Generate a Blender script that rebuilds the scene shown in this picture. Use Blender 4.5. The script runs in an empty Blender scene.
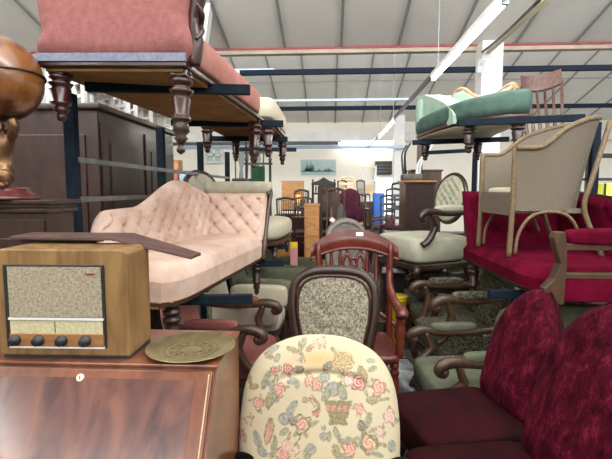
import bpy, math, random
from math import sin, cos, pi, radians as R, sqrt
from mathutils import Vector as V, Matrix as MX
random.seed(7)
S = bpy.context.scene
col = S.collection
# ---------------------------------------------------------------- camera, sky, light, exposure
cam = bpy.data.objects.new('camera', bpy.data.cameras.new('camera'))
col.objects.link(cam)
F = 442.0
cam.data.sensor_width = 36; cam.data.lens = F / 612 * 36
cam.data.clip_start = 0.02; cam.data.clip_end = 200
cam.location = (0, 0, 1.6)
cam.rotation_euler = (R(90 - 5.1), 0, R(3.1))
S.camera = cam
CM = cam.rotation_euler.to_matrix()
def at(px, py, Y):
    d = CM @ V(((px - 306) / F, (229.5 - py) / F, -1))
    return V((0, 0, 1.6)) + d * (Y / d.y)
def sc_(px, w, Y): return abs(at(px + w, 190, Y).x - at(px, 190, Y).x)
S.view_settings.view_transform = 'Standard'; S.view_settings.look = 'None'
S.view_settings.gamma = 1; S.view_settings.use_curve_mapping = False
S.view_settings.exposure = 0.05
W = bpy.data.worlds.new('sky'); S.world = W; W.use_nodes = True
W.node_tree.nodes['Background'].inputs[0].default_value = (0.9, 0.95, 1, 1)
W.node_tree.nodes['Background'].inputs[1].default_value = .8
def area(name, loc, rot, sx, sy, power, c=(1, .98, .95)):
    l = bpy.data.lights.new(name, 'AREA'); l.shape = 'RECTANGLE'; l.size = sx; l.size_y = sy
    l.energy = power; l.color = c
    o = bpy.data.objects.new(name, l); o.location = loc; o.rotation_euler = rot; col.objects.link(o)
# daylight of the roof's upright glazing, one strip per bay (near one tipped up to brighten the ceiling)
area('roof_glazing_light_near', (0.5, -0.1, 5.3), (R(97), 0, 0), 14, 2.2, 1100, (.96, .98, 1))
area('roof_glazing_light_far', (0.5, 8.6, 5.3), (R(88), 0, 0), 16, 2.2, 470, (.98, .99, 1))
area('roof_glazing_light_behind', (0.5, -8.4, 5.3), (R(70), 0, 0), 16, 2.2, 700, (.97, .98, 1))

# ---------------------------------------------------------------- mesh helpers
class MB:
    def __init__(s, M=None): s.v = []; s.f = []; s.sm = []; s.M = M or MX.Identity(4)
    def add(s, vs, fs, sm):
        b = len(s.v); s.v += [s.M @ V(q) for q in vs]
        s.f += [tuple(i + b for i in f) for f in fs]; s.sm += [sm] * len(fs); return s
    def box(s, c, d, rot=None, taper=1.0):
        x, y, z = d[0] / 2, d[1] / 2, d[2] / 2
        vs = [V((a * x * (taper if e > 0 else 1), b * y * (taper if e > 0 else 1), e * z)) for e in (-1, 1) for a, b in ((-1, -1), (1, -1), (1, 1), (-1, 1))]
        if rot: m = MX.Rotation(R(rot[2]), 3, 'Z') @ MX.Rotation(R(rot[1]), 3, 'Y') @ MX.Rotation(R(rot[0]), 3, 'X'); vs = [m @ q for q in vs]
        return s.add([q + V(c) for q in vs], [(3, 2, 1, 0), (4, 5, 6, 7), (0, 1, 5, 4), (1, 2, 6, 5), (2, 3, 7, 6), (3, 0, 4, 7)], False)
    def bar(s, a, b, w, h=None):
        a, b = V(a), V(b); h = h or w; t = (b - a).normalized()
        up = V((0, 0, 1)) if abs(t.z) < .95 else V((0, 1, 0))
        sd = t.cross(up).normalized(); u2 = sd.cross(t)
        vs = [p + sd * i * w / 2 + u2 * j * h / 2 for p in (a, b) for i, j in ((-1, -1), (1, -1), (1, 1), (-1, 1))]
        return s.add(vs, [(3, 2, 1, 0), (4, 5, 6, 7), (0, 1, 5, 4), (1, 2, 6, 5), (2, 3, 7, 6), (3, 0, 4, 7)], False)
    def tube(s, pts, r, n=8, close=False, sub=5, flat=1.0, up=None):
        pts = [V(p) for p in pts]; N = len(pts)
        rs = list(r) if isinstance(r, (list, tuple)) else [r] * N
        P, Q = [], []
        if sub > 1 and N > 2:
            rng = N if close else N - 1
            g = (lambda i: i % N) if close else (lambda i: max(0, min(N - 1, i)))
            for i in range(rng):
                p0, p1, p2, p3 = (pts[g(i + k)] for k in (-1, 0, 1, 2))
                for k in range(sub):
                    t = k / sub
                    P.append(.5 * ((2 * p1) + (p2 - p0) * t + (2 * p0 - 5 * p1 + 4 * p2 - p3) * t * t + (3 * p1 - p0 - 3 * p2 + p3) * t ** 3))
                    Q.append(rs[g(i)] * (1 - t) + rs[g(i + 1)] * t)
            if not close: P.append(pts[-1]); Q.append(rs[-1])
        else: P, Q = pts, rs
        K = len(P); vs = []; prev = V(up) if up else None
        for i in range(K):
            a = P[(i - 1) % K] if close or i > 0 else P[i]; b = P[(i + 1) % K] if close or i < K - 1 else P[i]
            t = (b - a).normalized() if (b - a).length > 1e-9 else V((0, 0, 1))
            if prev is None: prev = V((0, 1, 0)) if abs(t.y) < .9 else V((1, 0, 0))
            u = prev - t * prev.dot(t)
            u = u.normalized() if u.length > 1e-6 else V((1, 0, 0)); w = t.cross(u)
            if not up: prev = u
            vs += [P[i] + (u * cos(2 * pi * k / n) * flat + w * sin(2 * pi * k / n)) * Q[i] for k in range(n)]
        fs = []
        for i in range(K if close else K - 1):
            j = (i + 1) % K
            fs += [(i * n + k, i * n + (k + 1) % n, j * n + (k + 1) % n, j * n + k) for k in range(n)]
        if not close: fs += [tuple(range(n))[::-1], tuple((K - 1) * n + k for k in range(n))]
        return s.add(vs, fs, True)
    def lathe(s, a, b, prof, n=12):
        # prof: (fraction along a-b, radius)
        a, b = V(a), V(b); t = (b - a); L = t.length; t.normalize()
        u = (V((1, 0, 0)) if abs(t.x) < .9 else V((0, 1, 0))); u = (u - t * u.dot(t)).normalized(); w = t.cross(u)
        vs = [a + t * L * h + (u * cos(2 * pi * k / n) + w * sin(2 * pi * k / n)) * max(r, 1e-4) for h, r in prof for k in range(n)]
        fs = [(i * n + k, i * n + (k + 1) % n, (i + 1) * n + (k + 1) % n, (i + 1) * n + k) for i in range(len(prof) - 1) for k in range(n)]
        fs += [tuple(range(n))[::-1], tuple((len(prof) - 1) * n + k for k in range(n))]
        return s.add(vs, fs, True)
    def pad(s, c, d, e=.35, nu=20, nv=12, rot=None, top=None):
        # soft cushion, superquadric
        sg = lambda q, k: math.copysign(abs(q) ** k, q)
        m = MX.Identity(3)
        if rot: m = MX.Rotation(R(rot[2]), 3, 'Z') @ MX.Rotation(R(rot[1]), 3, 'Y') @ MX.Rotation(R(rot[0]), 3, 'X')
        vs = []
        for i in range(nv + 1):
            f = -pi / 2 + pi * i / nv
            for j in range(nu):
                g = 2 * pi * j / nu
                vs.append(m @ V((d[0] / 2 * sg(cos(f), e) * sg(cos(g), e), d[1] / 2 * sg(cos(f), e) * sg(sin(g), e), d[2] / 2 * sg(sin(f), e))) + V(c))
        fs = [(i * nu + j, i * nu + (j + 1) % nu, (i + 1) * nu + (j + 1) % nu, (i + 1) * nu + j) for i in range(nv) for j in range(nu)]
        return s.add(vs, fs, True)
    def blob(s, out, tf, tb, rings=7, p=4, disp=None, bow=None, rd=0.5):
        # plump panel in the local XZ plane, front at -y; out = closed outline of (x, z)
        n = len(out); cx = sum(q[0] for q in out) / n; cz = sum(q[1] for q in out) / n
        vs = []; fs = []
        def P(r, q, t, sgn):
            x = cx + (q[0] - cx) * r; z = cz + (q[1] - cz) * r
            y = sgn * t * max(0, 1 - r ** p) ** rd
            if sgn < 0 and disp: y -= disp(x, z) * (1 - r ** 6)
            if bow: y += bow(x, z)
            return V((x, y, z))
        for sgn, t in ((-1, tf), (1, tb)):
            b = len(vs); vs.append(P(0, out[0], t, sgn))
            for i in range(1, rings + 1):
                vs += [P((i / rings) ** .8, q, t, sgn) for q in out]
            for k in range(n):
                k2 = (k + 1) % n; f = (b, b + 1 + k, b + 1 + k2); fs.append(f if sgn < 0 else f[::-1])
                for i in range(rings - 1):
                    f = (b + 1 + i * n + k, b + 1 + (i + 1) * n + k, b + 1 + (i + 1) * n + k2, b + 1 + i * n + k2)
                    fs.append(f if sgn < 0 else f[::-1])
        return s.add(vs, fs, True)
    def sheet(s, P, nu, nv, sm=True):
        vs = [P(i / nu, j / nv) for j in range(nv + 1) for i in range(nu + 1)]
        fs = [(j * (nu + 1) + i, j * (nu + 1) + i + 1, (j + 1) * (nu + 1) + i + 1, (j + 1) * (nu + 1) + i) for j in range(nv) for i in range(nu)]
        return s.add(vs, fs, sm)
    def slab(s, P, Q, nu, nv):
        # closed skin between two sheets
        s.sheet(P, nu, nv); s.sheet(lambda u, v: Q(1 - u, v), nu, nv)
        for a, b in ((0, 1), ):
            s.sheet(lambda u, v: P(u, 0) * (1 - v) + Q(u, 0) * v, nu, 1, False)
            s.sheet(lambda u, v: P(u, 1) * v + Q(u, 1) * (1 - v), nu, 1, False)
            s.sheet(lambda u, v: Q(0, v) * (1 - u) + P(0, v) * u, 1, nv, False)
            s.sheet(lambda u, v: P(1, v) * (1 - u) + Q(1, v) * u, 1, nv, False)
        return s
    def prism(s, poly, a, b, axis='y'):
        # extrude a 2-D outline between a and b
        n = len(poly)
        mk = {'y': lambda p, t: (p[0], t, p[1]), 'z': lambda p, t: (p[0], p[1], t), 'x': lambda p, t: (t, p[0], p[1])}[axis]
        vs = [mk(p, a) for p in poly] + [mk(p, b) for p in poly]
        fs = [tuple(range(n)), tuple(range(2 * n - 1, n - 1, -1))] + [(i, i + n, (i + 1) % n + n, (i + 1) % n) for i in range(n)]
        return s.add(vs, fs, False)
    def build(s, name, m, parent=None, bevel=0, label=None):
        me = bpy.data.meshes.new(name); me.from_pydata(s.v, [], s.f); me.update()
        me.polygons.foreach_set('use_smooth', s.sm)
        o = bpy.data.objects.new(name, me); col.objects.link(o); o.parent = parent
        me.materials.append(m)
        if bevel:
            b = o.modifiers.new('b', 'BEVEL'); b.width = bevel; b.segments = 2; b.limit_method = 'ANGLE'; b.angle_limit = R(40)
        if label: o['label'] = label
        return o
def T(x=0, y=0, z=0, rx=0, ry=0, rz=0):
    return MX.Translation((x, y, z)) @ MX.Rotation(R(rz), 4, 'Z') @ MX.Rotation(R(ry), 4, 'Y') @ MX.Rotation(R(rx), 4, 'X')
def tag(o, label=None, cat=None, group=None, kind=None):
    for k, q in (('label', label), ('category', cat), ('group', group), ('kind', kind)):
        if q: o[k] = q
    return o
def thing(name, label, cat, loc=(0, 0, 0), rz=0, group=None, rx=0, ry=0):
    o = bpy.data.objects.new(name, None); o.empty_display_size = .1; col.objects.link(o)
    o.location = loc; o.rotation_euler = (R(rx), R(ry), R(rz)); return tag(o, label, cat, group)
def copy_tree(o, parent=None):
    c = o.copy(); col.objects.link(c); c.parent = parent
    for ch in [q for q in bpy.data.objects if q.parent == o]: copy_tree(ch, c)
    return c
def outline(pts, n=48):
    # closed Catmull-Rom outline resampled
    N = len(pts); sub = max(2, n // N); out = []
    for i in range(N):
        p0, p1, p2, p3 = (V(pts[(i + k) % N] + (0,)) for k in (-1, 0, 1, 2))
        for k in range(sub):
            t = k / sub
            q = .5 * ((2 * p1) + (p2 - p0) * t + (2 * p0 - 5 * p1 + 4 * p2 - p3) * t * t + (3 * p1 - p0 - 3 * p2 + p3) * t ** 3)
            out.append((q.x, q.y))
    return out
def oval(cx, cz, a, b, n=48, p=2.0):
    sg = lambda q: math.copysign(abs(q) ** (2 / p), q)
    return [(cx + a * sg(cos(2 * pi * k / n)), cz + b * sg(sin(2 * pi * k / n))) for k in range(n)]
def tuft(sx, sz, A, x0=0, z0=0):
    def f(x, z):
        p = (x - x0) / sx + (z - z0) / sz; q = (x - x0) / sx - (z - z0) / sz
        m = abs(sin(pi * p)) * abs(sin(pi * q)); dd = (abs(p - round(p)) ** 2 + abs(q - round(q)) ** 2)
        return A * (.75 * m ** .4 - .5 - 1.0 * math.exp(-dd / .016))
    return f

# ---------------------------------------------------------------- materials
TONE = {'orange_walnut': .7, 'aged_map': .75, 'mahogany': .5, 'red_mahogany': .72, 'dark_wood': .55, 'ebonised_wood': .6, 'brown_wood': .5, 'navy_painted_steel': .6, 'dusty_rose_plush': .62, 'salmon_velvet': .72,
        'cream_cloth': .8, 'sage_velvet': .5, 'olive_velvet': .38, 'mauve_pink_velvet': .8, 'dark_leaf_tapestry': .6, 'faded_tapestry': .85, 'pale_sage_cloth': .75, 'reddish_brown_wardrobe': .55,
        'beige_linen': .9, 'hessian_lining': .9, 'worn_concrete': .7, 'crimson_velvet': .62, 'wine_velvet_seat': .42, 'crushed_crimson_velvet': .85, 'pale_green_velvet': 1.0, 'deep_green_velvet': .8,
        'golden_walnut_veneer': .9, 'grey_cloth': .7, 'woven_paper_fibre': .66, 'wrapped_fibre_frame': .75, 'worn_pink_wood': .5, 'aged_brass': 1.15, 'speaker_cloth': .85, 'brown_board': .6, 'grey_blue_braid': .6, 'dull_steel_tube': .6}
def mat(name, c1, c2=None, scale=8, rough=.6, metal=0, bump=0, bscale=None, sheen=0, coat=0, stretch=(1, 1, 1), kind='noise', lo=.35, hi=.65, detail=4, dist=0, emit=0, c3=None, nr=.5):
    q_ = TONE.get(name, 1); c1 = tuple(a * q_ for a in c1); c2 = c2 and tuple(a * q_ for a in c2); c3 = c3 and tuple(a * q_ for a in c3)
    m = bpy.data.materials.new(name); m.use_nodes = True; nt = m.node_tree; N = nt.nodes; L = nt.links
    b = N['Principled BSDF']; b.inputs['Roughness'].default_value = rough; b.inputs['Metallic'].default_value = metal
    b.inputs['Base Color'].default_value = (*c1, 1)
    if sheen: b.inputs['Sheen Weight'].default_value = sheen * .35; b.inputs['Sheen Roughness'].default_value = .4; b.inputs['Sheen Tint'].default_value = (*[min(1, q * 1.3 + .1) for q in c1], 1)
    if rough >= .8: b.inputs['Specular IOR Level'].default_value = .06 if 'c' in name and ('crimson' in name or 'wine' in name) else .15
    if coat: b.inputs['Coat Weight'].default_value = coat; b.inputs['Coat Roughness'].default_value = .06 if 'c' in name and ('crimson' in name or 'wine' in name) else .15
    if emit: b.inputs['Emission Color'].default_value = (*c1, 1); b.inputs['Emission Strength'].default_value = emit
    tc = N.new('ShaderNodeTexCoord'); mp = N.new('ShaderNodeMapping'); mp.inputs['Scale'].default_value = stretch
    L.new(tc.outputs['Object'], mp.inputs['Vector'])
    if c2:
        if kind == 'noise':
            t = N.new('ShaderNodeTexNoise'); t.inputs['Scale'].default_value = scale; t.inputs['Detail'].default_value = detail; t.inputs['Distortion'].default_value = dist; t.inputs['Roughness'].default_value = nr; o = t.outputs[0]
        elif kind in ('wave', 'diag'):
            t = N.new('ShaderNodeTexWave'); t.bands_direction = 'DIAGONAL' if kind == 'diag' else 'X'; t.inputs['Scale'].default_value = scale; t.inputs['Distortion'].default_value = dist; t.inputs['Detail'].default_value = 3; o = t.outputs[1]
        elif kind == 'voro':
            t = N.new('ShaderNodeTexVoronoi'); t.inputs['Scale'].default_value = scale; o = t.outputs[0]
        L.new(mp.outputs[0], t.inputs['Vector'])
        r = N.new('ShaderNodeValToRGB'); r.color_ramp.elements[0].position = lo; r.color_ramp.elements[1].position = hi
        r.color_ramp.elements[0].color = (*c1, 1); r.color_ramp.elements[1].color = (*c2, 1)
        if c3: e = r.color_ramp.elements.new((lo + hi) / 2); e.color = (*c3, 1)
        L.new(o, r.inputs[0]); L.new(r.outputs[0], b.inputs['Base Color'])
    if bump:
        t = N.new('ShaderNodeTexNoise'); t.inputs['Scale'].default_value = bscale or scale * 4; t.inputs['Detail'].default_value = 3
        L.new(mp.outputs[0], t.inputs['Vector']); bp = N.new('ShaderNodeBump'); bp.inputs['Strength'].default_value = bump; bp.inputs['Distance'].default_value = .01
        L.new(t.outputs[0], bp.inputs['Height']); L.new(bp.outputs[0], b.inputs['Normal'])
    return m
def wood(name, c1, c2, rough=.35, scale=3, stretch=(1, 8, 8), coat=.12, bump=.05, dist=1.5):
    return mat(name, c1, c2, scale, rough, bump=bump, bscale=30, coat=coat, stretch=stretch, dist=dist, lo=.3, hi=.7)
D = {}
D['mahog'] = wood('mahogany', (.035, .008, .006), (.10, .02, .012), .28, 3, (3, 3, 1))
D['mahog_red'] = wood('red_mahogany', (.10, .016, .009), (.20, .036, .02), .28, 3, (3, 3, 1))
D['darkwood'] = wood('dark_wood', (.028, .013, .009), (.075, .032, .02), .35, 4, (3, 3, 1))
D['blackwood'] = wood('ebonised_wood', (.012, .009, .008), (.03, .02, .017), .35, 4, (3, 3, 1))
D['brownwood'] = wood('brown_wood', (.07, .032, .017), (.16, .075, .035), .4, 3, (3, 3, 1))
D['oak'] = wood('orange_oak', (.35, .15, .045), (.55, .27, .09), .4, 3, (1, 3, 6))
D['carved'] = wood('carved_light_walnut', (.26, .10, .045), (.42, .19, .09), .4, 6, (3, 3, 3))
D['pine'] = wood('pale_pine', (.55, .36, .18), (.72, .52, .3), .5, 3, (1, 3, 6))
D['steel'] = mat('navy_painted_steel', (.008, .017, .030), (.014, .027, .043), 20, .8, bump=.05)
D['galv'] = mat('dull_steel_tube', (.22, .24, .25), (.35, .37, .38), 15, .35, .7)
D['white'] = mat('white_paint', (.8, .79, .76), (.7, .69, .66), 3, .5)
D['tagw'] = mat('white_card', (.85, .85, .85), rough=.7)
D['yellow'] = mat('yellow_plastic', (.85, .6, .03), (.75, .5, .02), 5, .4)
D['blue'] = mat('blue_plastic', (.02, .1, .42), (.03, .14, .5), 5, .4)
D['black'] = mat('black_plastic', (.012, .012, .014), (.03, .03, .032), 6, .4)
D['brass'] = mat('aged_brass', (.50, .42, .22), (.33, .29, .16), 18, .33, .85, bump=.15, bscale=40)
D['bronze'] = mat('bronzed_metal', (.30, .17, .08), (.10, .05, .03), 9, .32, .8, bump=.3, bscale=18)
def cloth(name, c1, c2, scale=14, sheen=.3, bump=.15, bscale=120, nr=.65, **k):
    return mat(name, c1, c2, scale, .85, sheen=sheen, bump=bump, bscale=bscale, nr=nr, **k)
D['pink'] = cloth('pale_pink_velvet', (.48, .32, .245), (.64, .48, .395), 4, detail=9)
D['rose'] = cloth('dusty_rose_plush', (.36, .13, .12), (.46, .19, .175), 30, .2, hi=.7, detail=8)
D['salmon'] = cloth('salmon_velvet', (.50, .20, .16), (.58, .27, .22), 6)
D['mauve'] = cloth('mauve_pink_velvet', (.24, .075, .065), (.31, .11, .095), 7)
D['cream'] = cloth('cream_cloth', (.56, .50, .36), (.64, .58, .45), 6)
D['crimson'] = cloth('crimson_velvet', (.10, .0015, .014), (.20, .004, .030), 7, 0)
D['crushed'] = mat('crushed_crimson_velvet', (.022, .0012, .004), (.22, .018, .045), 16, .8, bump=.5, bscale=40, sheen=.15, stretch=(1, 1, .45), lo=.40, hi=.66, dist=.3, detail=10, nr=.85, c3=(.075, .004, .014))
D['mint'] = cloth('pale_green_velvet', (.27, .38, .30), (.35, .47, .38), 7, .4)
D['green'] = cloth('deep_green_velvet', (.055, .10, .082), (.10, .165, .135), 7, .4)
D['sage'] = cloth('sage_velvet', (.22, .235, .15), (.30, .315, .21), 8, .4)
D['olive'] = cloth('olive_velvet', (.17, .18, .1), (.26, .27, .16), 8, .4)
D['beige'] = cloth('beige_linen', (.38, .34, .25), (.47, .43, .33), 10)
D['maroon'] = cloth('maroon_cloth', (.06, .012, .025), (.10, .02, .04), 9)
D['grey'] = cloth('grey_cloth', (.16, .14, .13), (.24, .22, .2), 9)
D['dgreen'] = cloth('bottle_green_cloth', (.012, .04, .018), (.02, .06, .03), 9)
D['hessian'] = mat('hessian_lining', (.20, .11, .04), (.27, .16, .065), 5, .9, bump=.2, bscale=150)
D['black_lining'] = mat('brown_lining', (.16, .07, .035), (.22, .1, .05), 5, .9)
D['gimp'] = mat('grey_blue_braid', (.25, .27, .36), (.35, .36, .46), 60, .8)
D['tap'] = cloth('faded_tapestry', (.10, .095, .085), (.46, .41, .29), 75, .1, kind='noise', lo=.38, hi=.62, c3=(.27, .24, .165), dist=.8)
D['tap2'] = cloth('dark_leaf_tapestry', (.035, .035, .025), (.27, .25, .17), 48, .1, lo=.38, hi=.62, c3=(.12, .11, .065), dist=.8)
# ================================================================ the setting
ceil_m = mat('white_roof_board', (.78, .76, .71), (.84, .82, .78), 1.2, .7)
seam_m = mat('grey_seam', (.30, .30, .29), rough=.7)
wall_m = mat('cream_wall_paint', (.78, .74, .62), (.84, .80, .69), .8, .7)
floor_m = mat('worn_concrete', (.10, .09, .08), (.19, .17, .15), 4, .55, bump=.1, bscale=25)
redbeam = mat('red_oxide_paint', (.30, .04, .05), (.38, .07, .08), 8, .6)
tanbeam = mat('tan_timber', (.42, .34, .26), (.52, .43, .33), 5, .7)
skyblue = mat('light_blue_paint', (.42, .55, .70), (.5, .62, .76), 5, .45)
def struct(name, mb, m, bevel=0): return tag(mb.build(name, m, None, bevel), kind='structure')
XL, XR, YB, YF = -9.0, 12.0, -9.0, 17.4
struct('floor', MB().box((1.5, 4.2, -.05), (21.4, 27, .1)), floor_m)
struct('wall_back', MB().box((1.5, YF + .1, 2.1), (21.4, .2, 4.2)), wall_m)
struct('wall_left', MB().box((XL - .1, 4.2, 2.1), (.2, 27, 4.2)), wall_m)
struct('wall_front', MB().box((1.5, YB - .1, 3.4), (21.4, .2, 6.8)), wall_m)  # unseen wall behind the camera, put in to cut light from there
wr = MB()
wr.box((XR + .1, 4.2, .5), (.2, 27, 1.0)); wr.box((XR + .1, 4.2, 3.6), (.2, 27, 1.2))
for y in range(-9, 18, 3): wr.box((XR + .1, y, 2), (.2, .8, 2))
struct('wall_right', wr, wall_m)
# sawtooth roof: three bays, each rising towards the camera
def bay(name, y0, y1, z1=4.2, sl=.286):
    z0 = z1 + (y1 - y0) * sl
    o = struct(name, MB().prism([(y0, z0), (y1, z1), (y1, z1 + .12), (y0, z0 + .12)], XL - .2, XR + .2, 'x'), ceil_m)
    m = MB(); n = 20
    for k in range(n + 1):
        x = XL + .95 + k * 1.03
        m.bar((x, y0 + .02, z0 - .012), (x, y1 - .02, z1 - .012), .045, .03)
    for q in (.33, .66):
        y = y0 + (y1 - y0) * q; z = z0 + (z1 - z0) * q
        m.bar((XL, y, z - .008), (XR, y, z - .008), .02, .02)
    struct('trim_' + name.split('_')[1], m, seam_m)
bay('ceiling_near', 0, 8.4); bay('ceiling_far', 8.7, 17.4); bay('ceiling_rear', -8.7, -.3)
struct('trim_gutter_beam', MB().box((1.5, 8.42, 4.135), (21, .14, .07)), tanbeam)
struct('trim_red_beam', MB().box((1.5, 8.40, 4.185), (21, .14, .032)), redbeam)
struct('trim_rear_gutter', MB().box((1.5, -.15, 4.2), (21, .3, .14)), tanbeam)
# steel tie beams
m = MB(); a = at(240, 73, 9.2); m.box((6, 9.2, a.z), (2 * (6 - a.x), .1, .095)); struct('trim_tie_near', m, D['steel'])
m = MB(); a = at(236, 71, 9.25); m.box((a.x + .28, 9.32, a.z), (1.0, .08, .1)); struct('trim_tie_joint', m, skyblue)
m = MB(); a = at(265, 109, 12.2); m.box((a.x + 5, 12.2, a.z), (10, .1, .1)); struct('trim_tie_mid', m, D['steel'])
m = MB(); a = at(257, 101, 12.25); m.box((a.x + 2.1, 12.25, a.z), (4.2, .1, .06)); struct('trim_blue_tie', m, skyblue)
m = MB(); a = at(180, 148, 15.6); m.box((a.x + 4, 15.6, a.z), (8, .1, .11)); struct('trim_pale_tie', m, skyblue)
m = MB(); a = at(306, 136, 17); m.box((1.5, 17.25, a.z), (21, .2, .34)); struct('trim_wall_plate', m, D['white'])
m = MB(); a = at(306, 143.5, 15.2); b = at(338, 143.5, 15.2); m.box((b.x - 3, 15.2, a.z), (6, .08, .1)); struct('trim_dark_conduit', m, D['black'])
# columns
a = at(487, 150, 8.1); struct('trim_column_near', MB().box((a.x, 8.15, 2.08), (.36, .34, 4.16)), D['white'], .01)
a = at(399, 150, 15.8); struct('trim_column_far', MB().box((a.x, 15.9, 2.1), (.36, .34, 4.2)), D['white'], .01)
a = at(208, 20, 7.2); struct('trim_column_left', MB().bar((a.x + .12, 7.2, 5.6), (a.x - .35, 7.4, 3.2), .26, .2), D['white'])
# cable conduit from the column up to the roof
c1 = at(545, 0, 5.0); c2 = at(488, 52, 8.0)
struct('trim_cable_tray', MB().bar(c2, c1 + (c1 - c2) * .6, .07, .05), mat('cream_trunking', (.62, .56, .38), rough=.5))
struct('trim_cable', MB().tube([c2 + V((-.1, 0, 0)), c2 * .5 + c1 * .5 + V((-.1, 0, -.05)), c1 + V((-.06, 0, 0))], .018), D['black'])
# rear doorway and windows in the back wall
dm = mat('bright_daylight_pane', (.9, .95, 1), emit=1.6)
a = at(376, 178, 17.3); b = at(395, 178, 17.3)
x0, x1 = a.x, b.x
fr = MB()
for x in (x0 - .05, x1 + .05): fr.box((x, 17.32, 1.05), (.1, .16, 2.1))
fr.box(((x0 + x1) / 2, 17.32, 2.12), (x1 - x0 + .2, .16, .1)); fr.box(((x0 + x1) / 2, 17.34, 1.72), (x1 - x0, .08, .05))
dr = tag(fr.build('door_1', D['white']), kind='structure')
tag(MB().box(((x0 + x1) / 2, 17.37, 1.05), (x1 - x0, .03, 2.05)).build('door_pane', dm, dr), 'bright glazed pane')
def window(n, x, y, z, w, h, axis='y', e=1.6):
    f = MB(); g = MB()
    def bx(mb, u, du, zz, dz, t, off=0):
        if axis == 'y': mb.box((x + u, y + off, zz), (du, t, dz))
        else: mb.box((x + off, y + u, zz), (t, du, dz))
    for u in (-w / 2, 0, w / 2): bx(f, u, .07, z, h, .1)
    for q in (-h / 2, 0, h / 2): bx(f, 0, w, z + q, .07, .1)
    bx(g, 0, w, z, h, .02, .03)
    o = tag(f.build('window_%d' % n, D['white']), kind='structure'); g.build('pane', dm if axis == 'x' else mat('dull_green_pane', (.40, .50, .44), rough=.3), o)
for k, y in enumerate((-6.5, -3.5, -.5, 2.5, 5.5, 8.5, 11.5, 14.5)):
    window(k + 1, XR + .08, y + .5, 2.0, 2.2, 2.0, 'x')
a = at(214, 155, 17.3); window(9, a.x, 17.3, a.z, .62, .58, 'y')
# fluorescent lamps
tube_m = mat('lit_tube', (1, .98, .94), emit=60)
def lamp(label, x, y0, y1, z, axis='y'):
    r = thing('fluorescent_lamp', label, 'ceiling light', (x, y0, z), 0, None)
    L = y1 - y0
    if axis == 'x': r.rotation_euler.z = R(-90)
    MB().box((0, L / 2, .05), (.07, L, .05)).build('batten', D['white'], r)
    MB().lathe((0, .03, 0), (0, L - .03, 0), [(0, .012), (.01, .022), (.99, .022), (1, .012)], 10).build('tube', tube_m, r)
    for y in (.02, L - .02): MB().box((0, y, .01), (.05, .035, .06)).build('end_cap', D['galv'], r)
    return r
lamp('long lit fluorescent tube, the nearest and largest overhead', 1.30, 3.5, 5.85, 3.0)
lamp('added lit fluorescent tube, unseen above and behind the viewpoint', 1.30, -2.6, .2, 3.0)  # unseen lamp, added to brighten the ceiling
lamp('added lit fluorescent tube, unseen over the far left aisle', -4.2, 2.0, 4.6, 3.4)  # added out of view, more light for the roof boards
lamp('added lit fluorescent tube, unseen over the far right aisle', 5.9, 2.0, 4.6, 3.4)  # added out of view on the right, lifts the ceiling
lamp('added lit fluorescent tube, unseen over the rear left aisle', -4.2, -3.0, -.4, 3.4)  # extra unseen tube behind the camera, for ceiling light
lamp('added lit fluorescent tube, unseen over the rear right aisle', 5.9, -3.0, -.4, 3.4)  # extra unseen tube, right-hand partner, for ceiling light
lamp('smaller lit fluorescent tube hanging further down the hall', 1.30, 9.2, 12.0, 3.0)
a = at(341, 142, 17.08); b = at(395, 142, 17.08)
wl = lamp('lit fluorescent tube running level along the far end wall', a.x, 0, b.x - a.x, a.z, 'x')
wl.location = (a.x, 17.08, a.z)
tr = thing('lamp_trunking', 'grey metal trunking in line with the overhead fluorescent tubes', 'trunking', (0, 0, 0))
for y0, y1 in ((5.9, 9.15), (12.05, 15.5), (.25, 3.45), (-8, -2.65)): MB().bar((1.30, y0, 3.06), (1.30, y1, 3.06), .045, .05).build('channel', D['galv'], tr)
for y in (3.6, 5.6, 9.4, 11.8): MB().bar((1.30, y, 3.07), (1.30, y, 4.2 + (.286 * (8.4 - y) if y < 8.4 else .286 * (17.4 - y)) - .03), .006).build('hanger', D['galv'], tr)

# ================================================================ racks
def rack(label, x, sgn, posts, zs, tips, depth, rails, short=False):
    r = thing('steel_rack', label, 'rack', (x, posts[0], 0))
    for i, y in enumerate(posts):
        ly = y - posts[0]
        zt = (zs[0] if short and i == 0 else zs[-1]) - .06
        MB().box((0, ly, zt / 2), (.058, .05, zt)).build('post', D['steel'], r, .004)
        for j, z in enumerate(zs[:1] if short and i == 0 else zs):
            tx, ty = tips[i]
            MB().bar((-sgn * depth * .45, ly, z - .025), (((1.5 if (short and i == 1 and j == 0) else tx) - x), ly + ty, z - .025 - .03 * (j == len(zs) - 1 and sgn > 0)), .045, .05).build('arm', D['steel'], r, .003)
    for z in rails:
        MB().bar((-.02 * sgn, 0, z), (-.02 * sgn, posts[-1] - posts[0], z), .028, .028).build('rail', D['galv'], r)
    return r
rack('navy steel cantilever rack on the left holding the pink chaise', -1.36, -1, [2.29, 3.53, 4.62, 5.84], [1.02, 2.16],
     [(-.43, .12), (-.38, .1), (-.45, .1), (-.45, .1)], .2, [1.55, 1.76])
rack('navy steel cantilever rack on the right holding the crimson daybed', 1.97, 1, [2.68, 3.45, 4.84, 6.2], [1.0, 2.16],
     [(.96, 0), (.96, 0), (.88, 0), (1.25, 0)], .2, [1.5], short=True)

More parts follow.
